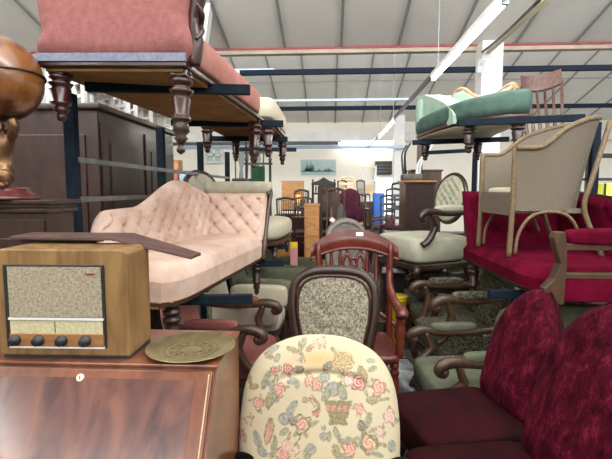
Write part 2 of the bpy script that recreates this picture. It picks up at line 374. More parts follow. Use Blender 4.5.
# ================================================================ furniture builders
TURN = [(0, .032), (.06, .034), (.07, .026), (.1, .026), (.12, .038), (.17, .04), (.2, .03), (.24, .03), (.26, .042), (.31, .036), (.34, .028), (.38, .034), (.6, .026), (.63, .033), (.67, .033), (.7, .018), (.76, .026), (.82, .024), (.86, .014), (.9, .018), (.96, .016), (1, .01)]
LEGP = [(0, .024), (.08, .026), (.1, .018), (.13, .026), (.18, .026), (.2, .017), (.26, .024), (.7, .014), (.74, .02), (.78, .02), (.8, .012), (.95, .017), (1, .013)]
def turned(par, a, b, m, k=1.0, prof=TURN, name='leg', fluted=False):
    return MB().lathe(a, b, [(h, r * k) for h, r in prof], 14).build(name, m, par)
def chaise(name, label, cat, loc, rz, s, L, W, fab, wd, st, hb, hh, roll=None, y0=.3, ry=0, legs=(.3, .3), tsp=(.145, .14), group=None, legm=None, lean=.1, scroll=True, tA=.032):
    # length along +y, seat side at x = 0, back at x = s*W; hb(u) back height, hh head height (above seat rail)
    r = thing(name, label, cat, loc, rz, group, ry=ry)
    def edge(y):   # planform: the near end is rounded
        q = min(1, y / .22); return (1 - (1 - q) ** 2) ** .5
    def P(u, v, z, k):
        y = v * L; e = .72 + .28 * edge(y)
        c = s * W / 2
        return V((c + (u - .5) * W * e * k, y + (.004 if v == 0 else 0), z))
    th = st
    def top(u, v):
        ex = 1 - abs(2 * u - 1) ** 6; ey = min(1, v * L / .05, 1)
        return P(u, v, .018 + (th - .018) * (.55 + .45 * (max(0, ex) ** .4) * (ey ** .4)) + .012 * sin(pi * u), 1)
    MB().slab(top, lambda u, v: P(u, v, .016, .99), 26, 44).build('seat', fab, r)
    MB().slab(lambda u, v: P(u, v, .020, 1.025), lambda u, v: P(u, v, -.004, 1.0), 12, 30).build('seat_rail', wd, r)
    MB().slab(lambda u, v: P(u, v, -.004, .9), lambda u, v: P(u, v, -.014, .9), 4, 12).build('lining', D['hessian'], r)
    # side back
    tf = tuft(tsp[0], tsp[1], tA)
    def B(u, v, off, t=False):
        y = y0 + u * (L - y0); z = th * .8 + v * (hb(u) - th * .8)
        e = max(0, min(1, u / .06)) ** .5 * min(1, (1 - v) / .12) ** .5
        x = s * (W - .05) - s * off * e * (1.25 if off > 0 else 1.6)
        if t: x -= s * tf(y, z) * e * min(1, v / .2)
        return V((x + s * lean * v * .5, y, z))
    MB().slab(lambda u, v: B(u, v, .05, True), lambda u, v: B(u, v, -.03), 90, 40).build('backrest', fab, r)
    pts = [B(k / 12, 1, 0) + V((s * .012, 0, .0)) for k in range(13)]
    if not scroll: MB().tube([B(0, 0, 0)] + pts, .014, 8, sub=3).build('back_frame', wd, r)
    # head end
    def H(u, v, off, t=False):
        x = s * W * (.0 + u * .97); z = th * .8 + v * (hh - th * .8)
        e = max(0, min(1, u / .05, (1 - u) / .05)) ** .5 * min(1, (1 - v) / .12) ** .5
        y = L - .1 - off * e + lean * v * 1.6
        if t: y -= tf(x, z) * e * min(1, v / .2)
        return V((x, y, z))
    MB().slab(lambda u, v: H(u, v, .05, True), lambda u, v: H(u, v, -.05), 60, 44).build('head_end', fab, r)
    if roll:
        MB().tube([V((0, 0, 0)) + H(q, 1, -.02) + V((0, .02, .032)) for q in (-.03, 0, .5, 1, 1.03)], [.03, .06, .064, .06, .03], 14, sub=4).build('roll', roll, r)
    # carved show-wood on the open side of the head end
    sx = -s * .012
    if scroll: MB().tube([(sx, L - .14, .0), (sx, L - .12, .1), (sx, L - .06, .22), (sx, L + .0, .36), (sx, L + .07, hh - .06), (sx, L + .10, hh - .0), (sx, L + .06, hh + .02), (sx, L + .03, hh - .02), (sx, L + .06, hh - .03)], [.02, .024, .018, .02, .022, .022, .018, .014, .01], 10, sub=5).build('end_scroll', wd, r)
    for (x, y, k) in ((s * .07, .09, 0), (s * (W - .08), .09, 1), (s * .06, L - .1, 0), (s * (W - .06), L - .1, 1)):
        turned(r, (x, y, -.004), (x, y, -.004 - legs[k]), legm or D['darkwood'], 1.15)
    return r
# pale pink buttoned chaise on the left rack
chaise('chaise_longue', 'pale pink button-backed chaise longue on the left rack', 'chaise longue', (-.74, 2.06, 1.032), -7, -1, 1.66, .56, D['pink'], D['brownwood'], .20,
       lambda u: .30 + .15 * min(1, u / .08) ** .5 + .01 * sin(u * 6) + .20 * (lambda q: q * q * (3 - 2 * q))(max(0, min(1, (u - .25) / .42))) - .10 * max(0, u - .74) / .26, .55, D['beige'], y0=.16)
# crimson daybed on the right rack, low wooden arm at its near end
cd = chaise('daybed', 'deep crimson velvet daybed on the right rack under the woven chair', 'daybed', (1.105, 2.40, 1.03), 0, 1, 1.3, .80, D['crimson'], D['darkwood'], .14,
       lambda u: .46 + .1 * u, .56, None, y0=.05, tsp=(.24, .24), lean=.12, scroll=False, tA=.015)
g = MB()
g.prism([(-.01, -.01), (-.015, .07), (.03, .12), (.06, .2), (.035, .27), (.02, .33), (.03, .36), (.075, .36), (.085, .3), (.09, .2), (.085, -.01)], -.13, -.07, 'y')
g.build('arm_post', D['brownwood'], cd, .004)
MB().box((.45, -.10, .285), (.74, .055, .035)).build('arm_rail', D['brownwood'], cd, .005)
MB().pad((.46, -.10, .335), (.76, .09, .085), .4).build('arm_pad', D['crimson'], cd)
MB().box((.44, -.10, .135), (.72, .045, .03)).build('lower_rail', D['brownwood'], cd, .004)
MB().pad((.44, -.085, .06), (.74, .07, .12), .15).build('end_panel', D['crimson'], cd)
# cream settee beyond the pink chaise
def settee(name, label, cat, loc, rz, s, L, W, fab, endm, st, bh, ah, wd, ry=0, legs=(.34, .24), gimp=None, legm=None, lining=None, group=None, carved=True, arms=2):
    r = thing(name, label, cat, loc, rz, group, ry=ry)
    c = s * W / 2
    MB().box((c, L / 2, .012), (W, L, .024)).build('seat_rail', wd, r, .006)
    MB().box((c, L / 2, -.008), (W - .05, L - .05, .016)).build('lining', lining or D['hessian'], r)
    MB().pad((c - s * .01, L / 2, .03 + st / 2), (W + .0, L - .06, st), .22, 32, 14).build('seat', fab, r)
    MB().pad((s * (W - .07), L / 2 - (.3 if arms == 1 else 0), bh / 2 + .02), (.14, L - .02 - (.6 if arms == 1 else 0), bh), .25, 28, 16, rot=(0, s * 6, 0)).build('backrest', fab, r)
    for k, y in ((0, .07), (1, L - .07))[:arms]:
        pr = [(s * .01, .03), (s * W * .99, .03), (s * (W + .015), .14), (s * (W + .045), .3), (s * (W + .05), ah * .8), (s * W * .98, ah), (s * W * .5, ah + .01), (s * .03, ah), (-s * .012, ah * .8), (s * .012, ah * .4)]
        sg = -1 if k == 0 else 1
        m = MB(T(0, y, 0) if k == 0 else T(0, y, 0)); m.blob([(a, b) for a, b in outline(pr, 63)], .07, .07, 6, 10, rd=.35); m.build('arm', endm, r)
        if gimp: MB().bar((s * .0, y + sg * .072, .04), (s * W, y + sg * .072, .04), .012, .036).build('braid', gimp, r)
        if carved:
            MB().tube([(-s * .01, y, .02), (-s * .02, y, .12), (-s * .005, y, .22), (-s * .03, y, .34), (-s * .02, y, ah * .8), (-s * .0, y, ah)], [.03, .036, .024, .04, .03, .03], 10, flat=.8).build('arm_front', wd, r)
            MB().tube([(-s * .028, y - .03, .13), (-s * .045, y, .17), (-s * .03, y + .03, .21), (-s * .045, y, .25), (-s * .028, y - .02, .29)], [.008, .013, .012, .013, .008], 8).build('carving', D['darkwood'], r)
    for (x, y, k) in ((s * .05, .07, 0), (s * (W - .07), .07, 1), (s * .05, L - .09, 0), (s * (W - .07), L - .09, 1)):
        lo_ = turned(r, (x, y, 0), (x, y, -legs[k]), legm or D['mahog'], 1.35)
        if arms == 1 and k == 0: MB().lathe((x, y, -legs[k] + .15), (x, y, -legs[k] - .045), [(0, .03), (.1, .048), (.2, .03), (.3, .036), (.45, .04), (.55, .022), (.62, .034), (.72, .016), (.8, .012), (.86, .02), (.93, .02), (1, .004)], 12).build('finial', D['darkwood'], lo_)
        MB().box((x, y, -.012), (.075, .075, .03)).build('leg_block', wd, r)
    return r
settee('settee', 'dusty rose plush settee overhead on the top left rack, nearest', 'settee', (-.645, 2.0, 2.15), -3.9, -1, 1.6, .725, D['salmon'], D['rose'], .17, .8, .62, D['mahog'], ry=2, gimp=D['gimp'], arms=1)
settee('settee', 'cream settee further back on the top left rack, beyond the dusty rose one', 'settee', (-.50, 3.86, 2.19), 0, -1, 1.35, .66, D['cream'], D['cream'], .2, .34, .34, D['mahog'], lining=D['black_lining'], carved=False, arms=0, legs=(.3, .26))
r = thing('daybed', 'low cream cushioned daybed on the left rack behind the pink chaise', 'daybed', (-.76, 5.05, 1.03), -4)
MB().pad((0, 0, .14), (.56, 1.25, .24), .55, 40, 20).build('seat', D['cream'], r)
lay_ = oval(0, 0, .28, .62, 40, 3.0); MB().prism([(x, z) for x, z in lay_], -.005, .035, 'z').build('seat_rail', D['brownwood'], r)
for x in (-.2, .2):
    for y in (-.4, .4): turned(r, (x, y, 0), (x, y, -.2), D['darkwood'], 1.0)

# pale green chaise on the upper right rack
r = thing('green_chaise', 'pale and deep green velvet chaise overhead on the top right rack', 'chaise longue', (1.3, 4.3, 2.185))
def gp(k): return [(x * k + cx_ * (1 - k), y * k + cy_ * (1 - k)) for x, y in base]
base = outline([(-.13, -.17), (.02, -.38), (.17, -.50), (.33, -.52), (.37, -.25), (.42, .4), (.45, .98), (-.05, 1.0), (-.30, .95), (-.28, .5), (-.22, .15)], 66)
cx_ = sum(q[0] for q in base) / len(base); cy_ = sum(q[1] for q in base) / len(base)
def lay(m, ks):   # stacked outlines -> closed body
    n = len(base); vs = []; fs = []
    for k, z in ks:
        vs += [(x, y, z(x, y) if callable(z) else z) for x, y in gp(k)]
    for i in range(len(ks) - 1):
        fs += [(i * n + j, i * n + (j + 1) % n, (i + 1) * n + (j + 1) % n, (i + 1) * n + j) for j in range(n)]
    fs += [tuple(range(n))[::-1], tuple((len(ks) - 1) * n + j for j in range(n))]
    return m.add(vs, fs, True)
lay(MB(), [(1.0, 0), (1.01, .02), (1.0, .04)]).build('seat_rail', D['mahog'], r)
lay(MB(), [(.97, -.012), (.97, .0)]).build('lining', D['cream'], r)
hz = lambda k: (lambda x, y: .04 + k * (.19 + .02 * sin(4 * x)))
lay(MB(), [(.985, .04), (1.02, hz(.3)), (1.02, hz(.75)), (.985, hz(.95)), (.8, hz(1.03)), (.3, hz(1.05))]).build('seat', D['green'], r)
MB().slab(lambda u, v: V((-.30 + .13 * (1 - u) + .012 * sin(pi * u) - .01, -.12 + 1.08 * u, .02 + v * (.08 + .37 * min(1, u * 1.2) ** .7))),
          lambda u, v: V((-.12 + .13 * (1 - u), -.12 + 1.08 * u, .02 + v * (.08 + .37 * min(1, u * 1.2) ** .7))), 20, 10).build('side_panel', D['mint'], r)
MB().pad((.1, .88, .24), (.85, .26, .44), .3).build('head_end', D['mint'], r)
cpts = [(-.02, .62, .30), (.02, .56, .43), (.08, .46, .44), (.14, .36, .36), (.20, .25, .30), (.26, .12, .29), (.31, .0, .34), (.35, -.10, .36), (.37, -.16, .30)]
m = MB(); n = len(cpts) - 1
def cp_(u, off): 
    i = min(n - 1, int(u * n)); t = u * n - i; a, b = V(cpts[i]), V(cpts[i + 1]); q = a * (1 - t) + b * t; return q + V((off, off * .6, 0))
m.slab(lambda u, v: (lambda q: V((q.x, q.y, .12 + v * (q.z - .12))))(cp_(u, -.02)), lambda u, v: (lambda q: V((q.x, q.y, .12 + v * (q.z - .12))))(cp_(u, .05)), 48, 6).build('backrest', D['mint'], r)
MB().tube([V(q) + V((0, 0, .01)) for q in cpts], .022, 8, sub=4).build('crest_rail', D['carved'], r)
MB().tube([(.34, -.13, .26), (.31, -.13, .29), (.33, -.13, .33), (.37, -.13, .32), (.37, -.13, .28)], [.008, .013, .015, .014, .008], 8).build('crest_scroll', D['carved'], r)
for x, y in ((-.04, -.15), (.28, -.42), (-.22, .85), (.36, .85)): turned(r, (x, y, 0), (x, y, -.25), D['darkwood'], 1.5)

# ================================================================ seats of many kinds
def back_outline(kind, w, h):
    if kind == 'spoon': return outline([(-w * .36, 0), (-w * .33, h * .15), (-w * .42, h * .4), (-w * .5, h * .68), (-w * .42, h * .9), (-w * .2, h * .99), (0, h), (w * .2, h * .99), (w * .42, h * .9), (w * .5, h * .68), (w * .42, h * .4), (w * .33, h * .15), (w * .36, 0), (0, -h * .02)], 56)
    if kind == 'shoulder': return outline([(-w * .34, 0), (-w * .36, h * .12), (-w * .43, h * .35), (-w * .495, h * .62), (-w * .47, h * .86), (-w * .30, h * .975), (0, h), (w * .30, h * .975), (w * .47, h * .86), (w * .495, h * .62), (w * .43, h * .35), (w * .36, h * .12), (w * .34, 0), (0, -h * .02)], 56)
    if kind == 'oval': return oval(0, h * .5, w / 2, h / 2)
    if kind == 'round': return outline([(-w * .42, 0), (-w * .48, h * .5), (-w * .4, h * .85), (0, h), (w * .4, h * .85), (w * .48, h * .5), (w * .42, 0), (0, -.01)], 48)
    return [(-w / 2, 0), (-w / 2, h * .5), (-w / 2, h * .93), (-w * .45, h), (0, h), (w * .45, h), (w / 2, h * .93), (w / 2, h * .5), (w / 2, 0), (0, 0)]
def armchair(name, label, cat, loc, rz, wd, seatm, backm=None, w=.56, d=.54, sh=.42, sth=.12, bh=.55, bw=None, kind='spoon', arms='scroll', padm=None, gap=0.0, lean=12, group=None, tf=None, frame=.024, legs='cab', armh=.25, sides=(-1, 1), bt=.045, bd=(8, 48), tm=None):
    r = thing(name, label, cat, loc, rz, group); backm = backm or seatm; bw = bw or w * .92
    MB().pad((0, 0, sh - sth / 2), (w, d, sth), .3, 28, 12).build('seat', seatm, r)
    MB().box((0, 0, sh - sth - .025), (w * .96, d * .96, .06)).build('seat_frame', wd, r, .012)
    M = T(0, d / 2 - .02, sh - .03 + gap, rx=-lean)
    o = back_outline(kind, bw, bh)
    b = MB(M); b.blob(o, bt, bt * .7, bd[0], 6, disp=tf); b.build('backrest', backm, r)
    if frame:
        f = MB(M); f.tube([(x, .0, z) for x, z in o[::2]], frame, 8, close=True, sub=2); f.build('back_frame', wd, r)
    if gap:
        for sx in (-1, 1): MB().tube([(sx * w * .4, d / 2 - .02, sh - .1), (sx * w * .36, d / 2, sh), (sx * w * .3, d / 2 + .02, sh + gap + .06)], .018, 8).build('back_post', wd, r)
    for sx in sides:
        if arms == 'scroll':
            a = MB(); X = sx * w * .5; yb = d / 2 + .03; z0 = sh + armh
            a.tube([(X * .9, yb, z0 + .03), (X * 1.02, yb - .12, z0), (X * 1.08, 0, z0 - .01), (X * 1.1, -d * .32, z0 + .008), (X * 1.1, -d * .45, z0 - .01), (X * 1.1, -d * .49, z0 - .045), (X * 1.1, -d * .44, z0 - .065), (X * 1.1, -d * .41, z0 - .04)],
                   [.024, .026, .03, .036, .038, .034, .028, .016], 10, sub=4, flat=.85)
            a.tube([(X * 1.08, -d * .30, z0 - .01), (X * 1.08, -d * .26, z0 - .08), (X * 1.07, -d * .24, z0 - .13), (X * 1.04, -d * .32, sh - .02), (X, -d * .42, sh - .07)], [.026, .032, .036, .034, .034], 10, sub=4, flat=.8)
            a.build('arm', wd, r)
            if padm: MB().pad((X * 1.07, .02, z0 + .035), (.07, d * .55, .06), .5, 14, 10).build('arm_pad', padm, r)
        elif arms == 'roll':
            MB().pad((sx * (w * .5 + .04), -.02, sh + armh * .35), (.12, d * .95, armh * 1.1), .35, 16, 12).build('arm', padm or seatm, r)
    for sx in (-1, 1):
        for sy in (-1, 1):
            x, y = sx * w * .43, sy * d * .42; zt = sh - sth - .02
            if legs == 'turn' and sy < 0: turned(r, (x, y, zt), (x, y, 0), wd, 1, LEGP)
            elif sy < 0: MB().tube([(x, y, zt), (x * 1.06, y - .03, zt * .75), (x * 1.0, y + .0, zt * .35), (x * 1.03, y - .02, .03), (x * 1.05, y - .04, .0)], [.03, .034, .02, .016, .022], 8).build('leg', wd, r)
            else: MB().tube([(x, y, zt), (x, y + .02, zt * .5), (x, y + .07, 0)], [.024, .02, .017], 8).build('leg', wd, r)
    return r
def side_chair(name, label, loc, rz, wd, style='splat', seatm=None, w=.44, d=.42, sh=.45, bh=.5, group=None, cat='chair'):
    r = thing(name, label, cat, loc, rz, group)
    MB().pad((0, 0, sh), (w, d, .05), .25, 20, 8).build('seat', seatm or wd, r)
    M = T(0, d / 2 - .02, sh, rx=-8)
    X = w * .45
    for sx in (-1, 1): MB(M).tube([(sx * X * .9, 0, -.02), (sx * X, .01, bh * .5), (sx * X * 1.04, 0, bh)], .016, 8).build('back_post', wd, r)
    f = MB(M); f.tube([(-X * 1.1, 0, bh), (-X * .6, -.005, bh + .02), (0, .01, bh + .035), (X * .6, -.005, bh + .02), (X * 1.1, 0, bh)], .022, 8, flat=.6); f.build('crest_rail', wd, r)
    if style == 'splat': MB(M).prism([(-.05, .02), (-.03, bh * .4), (-.07, bh * .7), (-.05, bh), (.05, bh), (.07, bh * .7), (.03, bh * .4), (.05, .02)], -.008, .008).build('splat', wd, r)
    elif style == 'slat':
        for q in (.25, .5, .75): MB(M).box((0, 0, bh * q), (X * 1.95, .014, .05)).build('slat', wd, r)
    elif style == 'spin':
        for k in range(-3, 4): MB(M).lathe((k * X * .25, 0, 0), (k * X * .27, 0, bh), [(0, .007), (.4, .011), (.6, .007), (1, .007)], 6).build('spindle', wd, r)
    for sx in (-1, 1):
        for sy in (-1, 1):
            MB().tube([(sx * w * .43, sy * d * .42, sh - .01), (sx * w * .45, sy * d * .44, sh * .5), (sx * w * .46, sy * (d * .46 + .02 * (sy > 0)), 0)], [.019, .016, .013], 6).build('leg', wd, r)
    return r
def table(name, label, x, y, w, d, h, m, cat='table', top=None, rz=0, z=0):
    r = thing(name, label, cat, (x, y, z), rz)
    MB().box((0, 0, h - .015), (w, d, .03)).build('tabletop', top or m, r, .004)
    MB().box((0, 0, h - .08), (w * .9, d * .86, .09)).build('apron', m, r)
    for a in (-1, 1):
        for b in (-1, 1): turned(r, (a * w * .44, b * d * .41, h - .1), (a * w * .44, b * d * .41, 0), m, 1.2, LEGP)
    return r
def cabinet(name, label, cat, x, y, z, w, d, h, m, rows=(), cols=1, doors=0, knob=None, rz=0, plinth=.06, cornice=.03, over=.02, dm=None):
    # front at -y
    r = thing(name, label, cat, (x, y, z), rz)
    MB().box((0, 0, h / 2), (w, d, h)).build('carcass', m, r, .003)
    MB().box((0, 0, h + cornice / 2), (w + over * 2, d + over * 2, cornice)).build('cornice', m, r, .005)
    if plinth: MB().box((0, 0, plinth / 2), (w + .02, d + .02, plinth)).build('plinth', m, r, .003)
    zz = plinth + .02
    for q in rows:
        for c in range(cols):
            ww = w / cols; cxx = -w / 2 + ww * (c + .5)
            f = MB().box((cxx, -d / 2 - .008, zz + q / 2), (ww - .03, .016, q - .012)).build('drawer', dm or m, r, .003)
            k = MB()
            for sx in (-1, 1): k.lathe((cxx + sx * ww * .25, -d / 2 - .014, zz + q / 2), (cxx + sx * ww * .25, -d / 2 - .035, zz + q / 2), [(0, .008), (.5, .008), (.7, .014), (1, .01)], 8)
            k.build('knob', knob or D['brass'], f)
        zz += q
    for c in range(doors):
        ww = w / doors; cxx = -w / 2 + ww * (c + .5); hh = h - zz - .03
        f = MB().box((cxx, -d / 2 - .008, zz + hh / 2), (ww - .02, .016, hh)).build('door', dm or m, r, .003)
        MB().box((cxx, -d / 2 - .018, zz + hh / 2), (ww - .16, .012, hh - .16)).build('door_panel', m, f, .008)
    return r
# ================================================================ bureau, radio and what stands on them
bur_m = mat('worn_mahogany_veneer', (.13, .038, .018), (.25, .085, .04), 3.2, .3, coat=.6, bump=.04, bscale=20, stretch=(5, 2, 1.5), dist=.6)
bur_p = mat('faded_veneer_panel', (.075, .032, .032), (.21, .085, .06), 5, .2, coat=1, bump=.05, bscale=14, stretch=(2.2, 1, .8), dist=.7)
bx0, bx1, by0, by1, bz = -1.28, -.375, 1.415, 1.76, 1.008
r = thing('bureau', 'mahogany fall-front bureau in the near left corner, under the radio', 'desk', (bx0, by1, 0))
o = r.location.copy()
fz, fy = .74, 1.24        # foot of the sloping fall
m = MB(T(-o.x, -o.y, 0))
m.prism([(by1, 0), (by0 - .01, .0), (fy, .0), (fy, fz), (by0 - .0, bz), (by1, bz)], bx0, bx1, 'x'); m.build('carcass', bur_m, r)
MB(T(-o.x, -o.y, 0)).box(((bx0 + bx1) / 2, (by0 + by1) / 2 - .004, bz + .006), (bx1 - bx0 + .012, by1 - by0 + .02, .014)).build('top_board', bur_m, r, .004)
sl = math.atan2(bz - fz, by0 - fy); Ls = sqrt((bz - fz) ** 2 + (by0 - fy) ** 2)
def onfall(mb): mb.M = T(-o.x, -o.y, 0) @ T((bx0 + bx1) / 2, fy, fz) @ MX.Rotation(sl, 4, 'X'); return mb
wb = bx1 - bx0
fall = onfall(MB()).box((0, Ls / 2 - .006, .006), (wb - .02, Ls - .02, .018)).build('fall_front', bur_m, r, .003)
pn = onfall(MB()).box((0, Ls / 2 - .01, .0155), (wb - .13, Ls - .07, .0022)).build('veneer_panel', bur_p, fall)
ln = MB(); onfall(ln)
ln.box(((wb / 2 - .020), Ls / 2 - .01, .0155), (.004, Ls - .03, .001)).build('stringing', D['pine'], fall)
e = onfall(MB()); kx = at(84, 375, 1.40).x - (bx0 + bx1) / 2
e.lathe((kx, Ls - .045, .014), (kx, Ls - .045, .019), [(0, .013), (.6, .013), (1, .010)], 20); e.build('escutcheon', mat('ivory', (.8, .76, .6), rough=.4), fall)
e = onfall(MB()); e.box((kx, Ls - .045, .0195), (.0035, .011, .001)); e.build('keyhole', D['black'], fall)
for q in range(3):
    f = MB(T(-o.x, -o.y, 0)).box(((bx0 + bx1) / 2, fy - .008, .12 + q * .2 + .09), (wb - .04, .016, .18)).build('drawer', bur_m, r, .004)
    k = MB(T(-o.x, -o.y, 0))
    for sx in (-.25, .25): k.lathe(((bx0 + bx1) / 2 + sx, fy - .012, .21 + q * .2), ((bx0 + bx1) / 2 + sx, fy - .04, .21 + q * .2), [(0, .008), (.5, .008), (.7, .016), (1, .01)], 10)
    k.build('handle', D['brass'], f)
# radio
rad_m = mat('golden_walnut_veneer', (.20, .105, .035), (.33, .19, .07), 5, .42, coat=.2, bump=.12, bscale=30, stretch=(5, 3, .9), dist=.6)
r = thing('radio', 'old wooden valve radio with four dark knobs on the bureau', 'radio', (-.905, 1.425, bz + .014), 1.0)
w, h, d = .455, .368, .19
def rr(w, h, rad, n=5):
    p = []
    for cx, cz, a in ((w / 2 - rad, h - rad, 0), (-w / 2 + rad, h - rad, 90), (-w / 2 + rad * .3, rad * .3, 180), (w / 2 - rad * .3, rad * .3, 270)):
        q = rad if a < 180 else rad * .3
        p += [(cx + q * cos(R(a + 90 * k / n)), cz + q * sin(R(a + 90 * k / n))) for k in range(n + 1)]
    return p
out = rr(w, h, .022)
MB(T(0, 0, .012)).prism(out, 0, d, 'y').build('case', rad_m, r, .006)
MB().box((0, d / 2 + .004, .008), (w - .012, d - .012, .016)).build('base', D['black'], r)
iw = .335; ix = -.024
MB().box((ix, -.002, .185), (iw + .012, .008, .285)).build('bezel', D['black'], r, .002)
gr = mat('speaker_cloth', (.30, .25, .17), (.52, .45, .33), 120, .9, bump=.3, bscale=300, c3=(.42, .36, .26))
MB().box((ix + .004, -.005, .235), (iw - .015, .008, .172)).build('speaker_grille', gr, r)
MB().box((ix + .004, -.008, .143), (iw - .006, .008, .007)).build('trim_strip', D['white'], r)
MB().box((ix + .004, -.005, .114), (iw - .015, .008, .045)).build('tuning_dial', mat('yellowed_dial', (.48, .43, .24), (.62, .57, .36), 90, .5), r)
MB().box((ix + .004, -.007, .07), (iw - .01, .012, .044)).build('knob_panel', mat('orange_walnut', (.36, .15, .05), (.5, .24, .09), 8, .4, stretch=(1, 1, 5)), r, .002)
MB().box((ix + .004, -.008, .0445), (iw - .006, .008, .006)).build('trim_strip', D['white'], r)
MB(T(0, 0, .245, 0, 0, 0) @ MX.Diagonal((1, 1, .18, 1))).lathe((ix + .128, -.008, .298), (ix + .128, -.012, .298), [(0, .021), (1, .019)], 16).build('badge', mat('dull_red_badge', (.28, .06, .06), rough=.4), r)
bpy.data.objects['badge'].scale = (1, 1, 1)
for k in range(4):
    x = ix - .137 + k * .081
    kb = MB().lathe((x, -.012, .07), (x, -.038, .07), [(0, .019), (.25, .019), (.3, .0155), (.9, .0145), (1, .011)], 18).build('knob', D['black'], r)
MB().box((ix - .0, -.0095, .114), (.002, .002, .04)).build('dial_pointer', D['darkwood'], r)
# hinged board lying on the radio
r = thing('folding_board', 'thin brown hinged board lying across the top of the radio', 'board', (-.79, 1.62, 1.432))
bm = mat('brown_board', (.12, .06, .05), (.19, .10, .08), 8, .45, coat=.2)
MB().prism([(-.405, -.04), (0, -.06), (0, .12), (-.43, .13)], -.016, -.004, 'z').build('flat_leaf', bm, r, .002)
a = V((0, -.06, -.004)); b = V((0, .12, -.004)); c_ = V((.275, -.02, -.078)); d_ = V((.29, .06, -.074)); t = V((0, 0, -.012))
MB().add([a, c_, d_, b, a + t, c_ + t, d_ + t, b + t], [(0, 1, 2, 3), (7, 6, 5, 4), (0, 4, 5, 1), (1, 5, 6, 2), (2, 6, 7, 3), (3, 7, 4, 0)], False).build('sloping_leaf', bm, r, .002)
MB().box((0, .03, -.014), (.012, .16, .01)).build('hinge', D['darkwood'], r)
MB().box((-.25, .04, -.024), (.3, .06, .018)).build('batten', D['darkwood'], r)
# brass tray
r = thing('brass_tray', 'round engraved brass tray on the bureau beside the radio', 'tray', (-.50, 1.535, bz + .014))
bp = [(0, 0.105), (.15, .118), (.35, .128), (.7, .15), (.9, .157), (1.0, .157), (.92, .15)]
m = MB()
n = 48; prof = [(.0005, 0), (.10, 0), (.115, .001), (.128, .008), (.150, .012), (.158, .0145), (.1585, .0165), (.155, .0165), (.149, .0145), (.128, .0105), (.112, .0035), (.10, .0025), (.0005, .0025)]
vs = [(q * cos(2 * pi * k / n), q * sin(2 * pi * k / n), z) for q, z in prof for k in range(n)]
m.add(vs, [(i * n + k, i * n + (k + 1) % n, (i + 1) * n + (k + 1) % n, (i + 1) * n + k) for i in range(len(prof) - 1) for k in range(n)], True)
m.build('dish', D['brass'], r)
e = MB()
for q in (.04, .075, .095): e.tube([(q * cos(2 * pi * k / 24), q * sin(2 * pi * k / 24), .0028) for k in range(24)], .0012, 4, close=True, sub=1)
for k in range(12):
    a = 2 * pi * k / 12
    e.tube([(.043 * cos(a), .043 * sin(a), .003), (.057 * cos(a + .15), .057 * sin(a + .15), .003), (.072 * cos(a), .072 * sin(a), .003), (.057 * cos(a - .15), .057 * sin(a - .15), .003)], .001, 4, close=True, sub=1)
e.build('engraving', mat('dark_brass', (.16, .12, .05), rough=.5, metal=.6), r)
# tall narrow cabinet behind the bureau, globe on top
r = cabinet('pedestal_cabinet', 'dark moulded wooden cabinet under the globe at the left edge', 'cabinet', -1.53, 1.975, 0, .58, .2, 1.5, D['darkwood'], doors=2, cornice=.02, over=.015)
MB().box((0, 0, 1.53), (.6, .23, .02)).build('moulding', D['darkwood'], r, .006)
MB().box((0, 0, 1.5475), (.64, .25, .018)).build('top', D['darkwood'], r, .004)
c = at(-4, 79, 1.95)
r = thing('globe', 'brown antique terrestrial globe held up by a bronze figure', 'globe', (c.x, 1.95, 1.557))
pm = mat('dark_red_base', (.06, .012, .012), (.1, .02, .02), 8, .3, coat=.4)
for k, (rr_, z0, z1) in enumerate(((.135, 0, .018), (.12, .018, .034), (.10, .034, .05))): pass
MB().lathe((0, 0, 0), (0, 0, .055), [(0, .155), (.25, .155), (.3, .135), (.55, .13), (.6, .115), (.85, .11), (1, .10)], 32).build('base', pm, r)
gz = c.z - 1.557; gr_ = .19
gm = mat('aged_map', (.035, .010, .006), (.27, .10, .022), 4.5, .28, coat=.8, lo=.44, hi=.56, detail=6, c3=(.13, .04, .012))
vs = MB(); vs.lathe((0, 0, gz - gr_), (0, 0, gz + gr_), [((1 - cos(pi * k / 24)) / 2, gr_ * sin(pi * k / 24)) for k in range(25)], 40); vs.build('sphere', gm, r)
MB().tube([((gr_ + .004) * cos(2 * pi * k / 32), (gr_ + .004) * sin(2 * pi * k / 32), gz - .0 + .02 * cos(2 * pi * k / 32)) for k in range(32)], .005, 6, close=True, sub=1).build('equator_ring', D['darkwood'], r)
# the bronze figure: one continuous kneeling body carrying the globe on its shoulders
def skinned(name, pts, edges, rad, m, parent, lv=2):
    me = bpy.data.meshes.new(name); me.from_pydata(pts, edges, []); me.update()
    ob = bpy.data.objects.new(name, me); col.objects.link(ob); ob.parent = parent; me.materials.append(m)
    s = ob.modifiers.new('s', 'SKIN'); s.use_smooth_shade = True
    for k, q in enumerate(rad): me.skin_vertices[0].data[k].radius = (q, q); me.skin_vertices[0].data[k].use_root = (k == 0)
    ob.modifiers.new('u', 'SUBSURF').levels = lv; ob.modifiers['u'].render_levels = lv
    return ob
h0 = gz - gr_
k = h0 / .22
pts = [(0, .01, .085), (.0, .0, .13 * k), (.01, -.01, .175 * k), (.012, -.02, .195 * k), (.015, -.05, .2 * k),
       (.05, 0, .18 * k), (.085, -.01, .205 * k), (.07, -.02, h0 + .02), (-.045, 0, .18 * k), (-.085, -.01, .205 * k), (-.07, -.02, h0 + .02),
       (.05, -.04, .10), (.06, -.07, .12), (.06, -.06, .065), (.06, -.10, .06), (-.05, .0, .075), (-.06, -.06, .065), (-.07, .03, .062), (-.075, .07, .062)]
